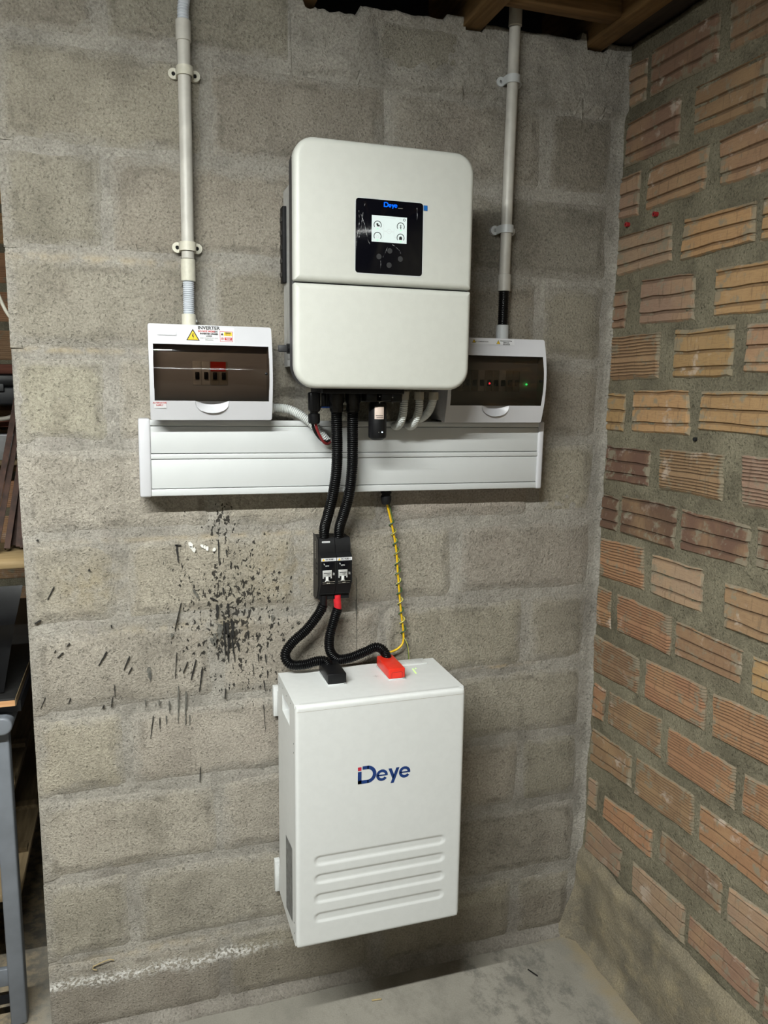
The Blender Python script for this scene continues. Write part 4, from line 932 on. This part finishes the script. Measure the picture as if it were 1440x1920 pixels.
for a in (.25, .5, .75, 1.0, 2):
    new = []
    for v in ring:
        t = .5 * PI * min(a, 1)
        ox = er * math.sin(t) * ((v.co.x > BX - er - 1e-6) - (v.co.x < -BX + er + 1e-6)); oz = er * math.sin(t) * ((v.co.z > BZ1 - er - 1e-6) - (v.co.z < BZ0 + er + 1e-6))
        if ox and oz: ox *= .7 + .3 * (a < .3); oz *= .7 + .3 * (a < .3)
        y = BYF + er * (1 - math.cos(t)) if a <= 1 else BYF + .013
        new.append(bm.verts.new((v.co.x + ox, y, v.co.z + oz)))
    n = len(ring)
    for i in range(n): bm.faces.new((prev[i], prev[(i + 1) % n], new[(i + 1) % n], new[i]))
    prev = new
front = autosmooth(from_bm('front_panel', bm, m_batt, bt), 50)
# body shell with a handle recess in the visible side
hy0, hy1, hz0, hz1 = -.178, -.092, .797, .836
yb1 = BYF + .0122
bm = bmesh.new()
V = lambda *p: bm.verts.new(p)
out = [(yb1, BZ0), (BYB, BZ0), (BYB, BZ1 - .006), (BYB - .002, BZ1), (yb1, BZ1)]
inn = [(hy0, hz0), (hy1, hz0), (hy1, hz1), (hy0, hz1)]
vo = [V(-BX, y, z) for y, z in out]; vi = [V(-BX, y, z) for y, z in inn]
eo = [bm.edges.new((vo[i], vo[(i + 1) % 5])) for i in range(5)]; ei = [bm.edges.new((vi[i], vi[(i + 1) % 4])) for i in range(4)]
bmesh.ops.triangle_fill(bm, edges=eo + ei, use_beauty=True)
vd = [V(-BX + .022, y, z) for y, z in inn]
for i in range(4): bm.faces.new((vi[i], vi[(i + 1) % 4], vd[(i + 1) % 4], vd[i]))
bm.faces.new(vd)
vr = [V(BX, y, z) for y, z in out]
for i in range(5): bm.faces.new((vo[i], vo[(i + 1) % 5], vr[(i + 1) % 5], vr[i]))
bm.faces.new(vr)
from_bm('cabinet_body', bm, m_batt, bt)
flat('seam', [rect(-BX + .004, BX - .004, .8525, .8532)], BYF - .0002, m_greyp, bt)
deye_logo(-.0558, .6748, 1.0, BYF - .0005, bt, m_blue, m_redl)
# side data label, screws
bm = bmesh.new(); bm.faces.new([bm.verts.new((-BX - .0006, y, z)) for y, z in ((-.200, .347), (-.128, .333), (-.128, .513), (-.200, .523))]); me = bpy.data.meshes.new('data_label'); bm.to_mesh(me); bm.free(); finish('data_label', me, m_greylab, bt)
for y, z in ((-.06, .848), (-.10, .852), (-.145, .852), (-.19, .853), (-.222, .776), (-.222, .756), (-.045, .845), (-.045, .72), (-.045, .60), (-.045, .48), (-.222, .36), (-.222, .335)):
    lathe('screw', [(.0016, -BX), (.0016, -BX - .0008)], (0, y, z), 'x', m_steel, bt, 8)
# wall brackets
for z0, z1 in ((.752, .824), (.300, .380)): 
    box('wall_bracket', -.1985, -.186, -.020, -.002, z0, z1, m_batt, bt, .0005)
    box('bracket_arm', -.1900, -.186, -.046, -.018, z0 + .008, z1 - .008, m_batt, bt, .0005)
    box('bracket_arm', .17, .1895, -.042, -.002, z0 + .008, z1 - .008, m_batt, bt, .001)
# terminals
for x0, x1, yf, mt in ((-.0990, -.0570, -.149, m_blk), (.0405, .0795, -.154, m_red)):
    box('terminal_base', x0 - .001, x1 + .001, yf - .001, -.058, BZ1 - .001, BZ1 + .003, m_pvc, bt, .001)
    tc = box('terminal_cover', x0, x1, yf, -.060, BZ1 + .0025, BZ1 + .0265, mt, bt, .0025, 3)
    xm = (x0 + x1) / 2; hw = (x1 - x0) * .33; pl = m_black if mt is m_blk else m_dred
    prof = rrect(xm - hw, xm + hw, BZ1 + .0045, BZ1 + .0185, (.0035, .0035, .0005, .0005), 4)
    inner = rrect(xm - hw + .0007, xm + hw - .0007, BZ1 + .0045, BZ1 + .0178, (.003, .003, .0005, .0005), 4)
    bmq = []
    for i in range(len(prof)): bmq.append([prof[i], prof[(i + 1) % len(prof)], inner[(i + 1) % len(inner)], inner[i]])
    flat('knockout_outline', bmq, yf - .0003, pl, tc)
    box('cover_foot', x1 - .006, x1 + .0008, yf - .0012, yf + .006, BZ1 + .002, BZ1 + .0045, m_steel, bt)
ztop = BZ1 + .0004
def top_flat(name, polys, mat, z=ztop):
    bm = bmesh.new()
    for p in polys: bm.faces.new([bm.verts.new((x, y, z)) for x, y in p])
    me = bpy.data.meshes.new(name); bm.to_mesh(me); bm.free(); return finish(name, me, mat, bt)
top_flat('charge_light', [rect(.1135 + .0006 * k, .1165 + .0006 * k, -.1300 + .0068 * k, -.1255 + .0068 * k) for k in range(5)], m_lgled)
top_flat('status_light', [rect(.1235, .1265, -.1000, -.0965)], m_lgled)
top_flat('polarity_mark', [rect(-.050, -.036, -.1105, -.1090), rect(.014, .026, -.121, -.1195), rect(.0193, .0207, -.126, -.1145)], m_alu)
box('port_cover', .050, .164, -.074, -.040, BZ1 - .001, BZ1 + .0022, m_batt, bt, .0008)
for k in range(3): top_flat('port_print', [rect(.094 + .022 * k, .110 + .022 * k, -.064, -.0632), rect(.094 + .022 * k, .110 + .022 * k, -.051, -.0502), rect(.094 + .022 * k, .0948 + .022 * k, -.064, -.0502), rect(.1092 + .022 * k, .110 + .022 * k, -.064, -.0502)], m_alu, BZ1 + .0026)

# ------------------------------------------------------------------ conduits and saddles
def lathez(name, prof, x, y, mat, par, seg=20): return lathe(name, prof, (x, y, 0), 'z', mat, par, seg)
lp = thing('conduit_run', 'aged white conduit dropping to the INVERTER box, hose at both ends', 'conduit', (-.367, -.031, 1.637))
tube('hose', [(-.3590, -.030, 2.305), (-.3625, -.030, 2.275), (-.3660, -.030, 2.248), (-.3665, -.030, 2.222)], .0118, m_flex, lp, .0052, .0021, 20)
lathez('coupler', [(.0130, 2.228), (.0148, 2.227), (.0150, 2.190), (.0135, 2.189)], -.3668, -.0305, m_pipe, lp)
tube('pipe', [(-.3668, -.0305, 2.195), (-.3675, -.0305, 2.0), (-.3690, -.0305, 1.76)], .0127, m_pipe, lp, seg=20, step=.03)
lathez('coupler', [(.0135, 1.774), (.0148, 1.773), (.0148, 1.7305), (.0125, 1.730)], -.3690, -.0305, m_clipo, lp)
tube('hose', [(-.3690, -.0305, 1.735), (-.3695, -.0305, 1.70), (-.3700, -.0305, 1.655)], .0118, m_flex, lp, .0042, .0021, 20)
lathez('adaptor', [(.0128, 1.664), (.0146, 1.663), (.0148, 1.6375), (.0120, 1.637)], -.3702, -.0305, m_clipo, lp)
lathe('adaptor_screw', [(.0028, .0135), (.0028, .0165), (.0015, .0172)], (-.3702, -.0305, 1.6505), 'x', m_pvc, lp, 12)
rp = thing('conduit_run', 'white conduit rising to the joists from the box beside the brick wall', 'conduit', (.352, -.031, 1.63))
lathez('coupler', [(.0135, 2.46), (.0150, 2.459), (.0150, 2.319), (.0135, 2.318)], .3553, -.0305, m_pipe, rp)
tube('pipe', [(.3553, -.0305, 2.33), (.353, -.0305, 2.05), (.3512, -.0305, 1.76)], .0127, m_pipe, rp, seg=20, step=.03)
lathez('coupler', [(.0135, 1.783), (.0150, 1.782), (.0150, 1.7455), (.0125, 1.745)], .3517, -.0305, m_pipe, rp)
tube('black_sleeve', [(.3517, -.0305, 1.75), (.3515, -.0305, 1.70), (.3512, -.0305, 1.655)], .0120, m_hose, rp, .0050, .0012, 20)
lathez('adaptor', [(.0128, 1.668), (.0148, 1.667), (.0150, 1.6325), (.0120, 1.632)], .3510, -.0305, m_pvc, rp)
def saddle(label, x, z, lx, mat, screws):
    t = thing('pipe_clip', label, 'pipe clip', (x, 0, z), 'conduit saddles')
    hw = .0088
    def arc(r): return [(-r, -.004)] + [(-r * math.cos(PI * i / 14), -.0305 - r * math.sin(PI * i / 14)) for i in range(15)] + [(r, -.004)]
    prof = arc(.0168) + arc(.0134)[::-1]
    loft('strap', [[(x + a, y, z + hw) for a, y in prof], [(x + a, y, z - hw) for a, y in prof]], mat, t)
    for s in (-1, 1):
        cx = x + s * (lx - .0105); o = []
        o = [(cx + s * .0105 * math.cos(a), z + .0105 * math.sin(a)) for a in [(-PI / 2) + PI * i / 12 for i in range(13)]]
        o += [(x + s * .0155, z + .0095), (x + s * .0155, z - .0095)]
        hole = [(cx + .0038 * math.cos(2 * PI * i / 14), z + .0042 * math.sin(2 * PI * i / 14)) for i in range(14)]
        plate_hole('lug', o, hole, -.0135, -.0005, mat, t, lambda zz: 0)
        lathe('screw' if screws else 'bore', [(.0041, -.001), (.0041, -.0112 if screws else -.0105), (.002, -.0120 if screws else -.0106)], (cx, 0, z), 'y', m_steel if screws else m_black, t, 12)
    return t
saddle('ivory pipe clip near the top of the INVERTER box conduit', -.366, 2.134, .0315, m_clipo, False)
saddle('ivory pipe clip just above the coupler of the INVERTER box conduit', -.3685, 1.799, .0305, m_clipo, False)
saddle('white pipe clip high on the conduit nearest the brick wall', .3545, 2.207, .0310, m_pvc, True)
saddle('white pipe clip low on the conduit nearest the brick wall, beside the inverter', .3520, 1.884, .0310, m_pvc, True)

# ================================================================== workshop glimpsed past the end of the wall
m_wb = simple('workshop_brickwork', (.10, .075, .055), .95, var=.2, scale=30)
wl = box('wall_workshop', -2.2, -.55, 1.22, 1.35, 0, 2.46, m_mortar_r); tag(wl, 'brick wall of the workshop beyond the partition', 'wall', kind='structure')
def back_brick(x0, z0, c):
    prof = []
    for v, dd, gg in FP: prof.append((1.217 + dd * .003 if 0 < v < 1 else 1.221, z0 + .10 * v))
    prof += [(1.30, z0 + .10), (1.30, z0)]
    o = prism_x('brick', prof, x0, x0 + .215, m_brick, wl); o.color = c4(c)
for r_ in range(14):
    for k in range(3): back_brick(-1.42 + .235 * k + (.117 if r_ % 2 else 0), .45 + .127 * r_, (OR, BR, TN)[(r_ + k) % 3])
m_gpaint = simple('grey_paint', (.165, .18, .205), .45, var=.06, scale=15); m_pine = wood('pale_pine', (.36, .25, .12), (.48, .35, .19), 'x')
m_rust = simple('rusty_steel', (.055, .025, .016), .65, metal=.3, var=.25, scale=40); m_ply = wood('old_ply', (.15, .11, .06), (.24, .175, .10), 'y')
m_blkboard = simple('black_board', (.007, .007, .007), .6, var=.25, scale=40, bmp=.3); m_blkgloss = simple('black_sheet', (.008, .008, .009), .28, var=.2, scale=20)
m_chip = wood('chipped_edge', (.50, .26, .12), (.62, .36, .18), 'x'); m_dbag = simple('dark_box_plastic', (.007, .008, .011), .5)
m_redwood = wood('reddish_timber', (.10, .035, .025), (.16, .06, .04), 'x'); m_greybox = simple('grey_card', (.26, .26, .26), .6); m_cream = simple('cream_cable', (.55, .52, .44), .5)
wb = thing('workbench', 'grey painted steel workbench frame with timber lower rails beyond the wall', 'workbench', (-1.2, .5, 0))
box('leg', -.817, -.781, .083, .119, 0, .755, m_gpaint, wb, .004); box('leg', -1.70, -1.664, .083, .119, 0, .755, m_gpaint, wb, .004)
box('leg', -.817, -.781, .96, .996, 0, .755, m_gpaint, wb, .004)
pillow('bench_top', -1.75, -.768, .745, .787, .02, 1.02, .055, .006, m_gpaint, wb)
box('lower_rail', -1.70, -.80, .095, .108, .10, .145, m_gpaint, wb, .002); box('lower_rail', -1.70, -.80, .096, .107, .055, .07, m_blkm, wb)
box('shelf_board', -1.65, -.785, .125, 1.0, .300, .318, m_ply, wb, .002); box('shelf_board', -1.65, -.80, .125, 1.0, .52, .538, m_ply, wb, .002)
for k, (zz, yy) in enumerate(((.318, .30), (.318, .52), (.538, .25), (.538, .45))): box('cross_batten', -1.6, -.79 - .01 * (k > 1), yy, yy + .03, zz, zz + .012, m_ply, wb)
bd = thing('black_board', 'black coated board with chipped orange edge lying on the workbench', 'board', (-1.1, .4, .787))
box('board', -1.5, -.7575, .052, .93, .814, .832, m_blkboard, bd, .0015, 1); box('chipped_edge', -1.5, -.7585, .0505, .0535, .8145, .8275, m_chip, bd)
box('side_edge', -.7580, -.7565, .053, .93, .8145, .831, m_ply, bd)
bd2 = box('dark_board', -1.5, -.752, .085, .95, .7875, .8135, m_dbag); tag(bd2, 'dark board under the chipped black board on the workbench', 'board')
sh = thing('black_sheet', 'glossy black folded sheet standing on the black board', 'sheet', (-.9, .12, .833))
bm = bmesh.new(); A = []
prof = [(.075, .835), (.085, .87), (.105, .93), (.118, .965), (.108, .985), (.122, 1.005), (.15, 1.06)]
for t_, (yy, zz) in enumerate(prof):
    xr = -.785 + .042 * (zz - .835) / .225
    A.append([bm.verts.new((x, yy + .01 * math.sin(6 * x + t_), zz)) for x in [-1.25 + (xr + 1.25) * i / 10 for i in range(11)]])
for a, c in zip(A, A[1:]):
    for i in range(10): bm.faces.new((a[i], a[i + 1], c[i + 1], c[i]))
bmesh.ops.solidify(bm, geom=bm.faces[:], thickness=.004)
autosmooth(from_bm('sheet', bm, m_blkgloss, sh), 40)
shf = thing('plank_shelf', 'pale pine plank shelf carrying rusty steel bars', 'shelf', (-1.3, .5, 1.08))
box('plank', -1.9, -.742, .30, .52, 1.068, 1.094, m_pine, shf, .002, 1)
box('bracket_arm', -1.88, -1.84, .34, 1.219, 1.030, 1.068, m_ply, shf); box('bracket_arm', -1.02, -.98, .34, 1.219, 1.030, 1.068, m_ply, shf)
tg = []
for k, (xb, xt, yb, yt, zt, nm) in enumerate(((-.842, -.762, .36, .62, 1.60, 'leftmost of the bars'), (-.826, -.758, .36, .62, 1.55, 'second from the left among the bars'), (-.803, -.750, .38, .60, 1.50, 'third from the left among the bars'), (-.794, -.752, .42, .66, 1.62, 'third from the right among the bars'), (-.778, -.752, .40, .62, 1.58, 'second from the right among the bars'), (-.766, -.749, .38, .60, 1.48, 'rightmost of the bars'))):
    a = Vector((xb, yb, 1.0945)); c = Vector((xt, yt, zt)); d = (c - a).normalized(); sx = Vector((1, 0, 0)); w = .007
    sx = (sx - d * sx.dot(d)).normalized(); sy = d.cross(sx)
    prof = [(-w, -w), (w, -w), (w, -w + .003), (-w + .003, -w + .003), (-w + .003, w), (-w, w)]
    o = loft('steel_bar', [[a + sx * u + sy * v + Vector((0, 0, .008)) for u, v in prof], [c + sx * u + sy * v for u, v in prof]], m_rust)
    tag(o, 'rusty steel angle bar leaning on the plank shelf, ' + nm, 'steel bar', 'steel bars on the plank shelf')
us = thing('wall_shelf', 'reddish timber shelf on the workshop wall under dark boxes', 'shelf', (-1.2, 1.1, 1.55))
box('plank', -1.9, -.79, .98, 1.217, 1.545, 1.575, m_redwood, us, .002, 1); box('bracket', -1.0, -.97, 1.0, 1.217, 1.47, 1.546, m_redwood, us)
ls = thing('lower_wall_shelf', 'thin brown ledge on the workshop wall behind the steel bars', 'shelf', (-1.2, 1.1, 1.36))
box('plank', -1.9, -.79, 1.05, 1.217, 1.375, 1.395, m_redwood, ls, .002, 1); box('plank', -1.9, -.79, 1.05, 1.217, 1.25, 1.265, m_ply, ls, .002, 1); box('side', -1.86, -1.84, 1.06, 1.217, 1.262, 1.378, m_redwood, ls)
tb = thing('tool_box', 'black plastic tool box hanging under the reddish workshop shelf', 'tool box', (-.95, 1.0, 1.45))
box('case', -1.15, -.812, .97, 1.12, 1.448, 1.505, m_dbag, tb, .006); box('lid', -1.155, -.808, .965, 1.125, 1.505, 1.544, m_blk, tb, .006); box('catch', -.90, -.87, .958, .968, 1.49, 1.515, m_frame, tb, .002)
gb = thing('card_box', 'small grey box on the brown ledge behind the bars', 'box', (-.93, 1.1, 1.265))
box('carton', -.99, -.868, 1.08, 1.18, 1.2655, 1.345, m_greybox, gb, .001, 1); box('flap', -.992, -.866, 1.078, 1.182, 1.345, 1.349, m_cuw, gb)
cb = tube('cable', [(-.79, .30, 2.05), (-.80, .28, 1.86), (-.800, .27, 1.80), (-.780, .26, 1.745), (-.757, .24, 1.685), (-.738, .22, 1.655)], .004, m_cream); tag(cb, 'cream cable hanging down behind the wall end', 'cable')
hk = tube('hose_loop', [(-.93, 1.0, 1.40), (-.86, 1.0, 1.41), (-.835, 1.0, 1.45), (-.83, 1.0, 1.47)], .007, m_greyp); tag(hk, 'grey bent hose below the black tool box', 'hose')
mk = thing('marker_pen', 'small red and white marker stuck beside the steel bars', 'marker', (-.7385, .25, 1.355))
lathez('barrel', [(.0045, 1.352), (.0045, 1.377)], -.7395, .22, m_sticker, mk, 10); lathez('cap', [(.005, 1.376), (.005, 1.390), (.003, 1.391)], -.7395, .22, m_red, mk, 10)

# small litter: a twist of straw and a leaf scrap against the wall foot
m_straw = simple('straw', (.42, .32, .16), .8)
for P_, nm in (([(-.62, -.010, .188), (-.60, -.012, .196), (-.585, -.012, .199), (-.575, -.010, .194)], 'twist of dry straw caught on the block wall near the floor'),):
    s_ = thing('straw_twist', nm, 'straw', (-.6, -.01, .19)); tube('stalk', P_, .0012, m_straw, s_, seg=6, step=.003); tube('stalk', [(-.62, -.010, .190), (-.622, -.011, .182), (-.612, -.012, .178)], .0011, m_straw, s_, seg=6, step=.003)
tw = tube('twig', [(.455, -.11, .004), (.462, -.13, .006), (.47, -.14, .003)], .0016, m_blkm, None, seg=6, step=.004); tag(tw, 'short dark twig lying on the floor near the corner', 'twig')
st = tube('wood_sliver', [(.03, -.09, .0025), (.055, -.093, .003)], .002, m_straw, None, seg=6, step=.004); tag(st, 'pale wood sliver on the floor below the battery', 'sliver')
bpy.context.view_layer.update()
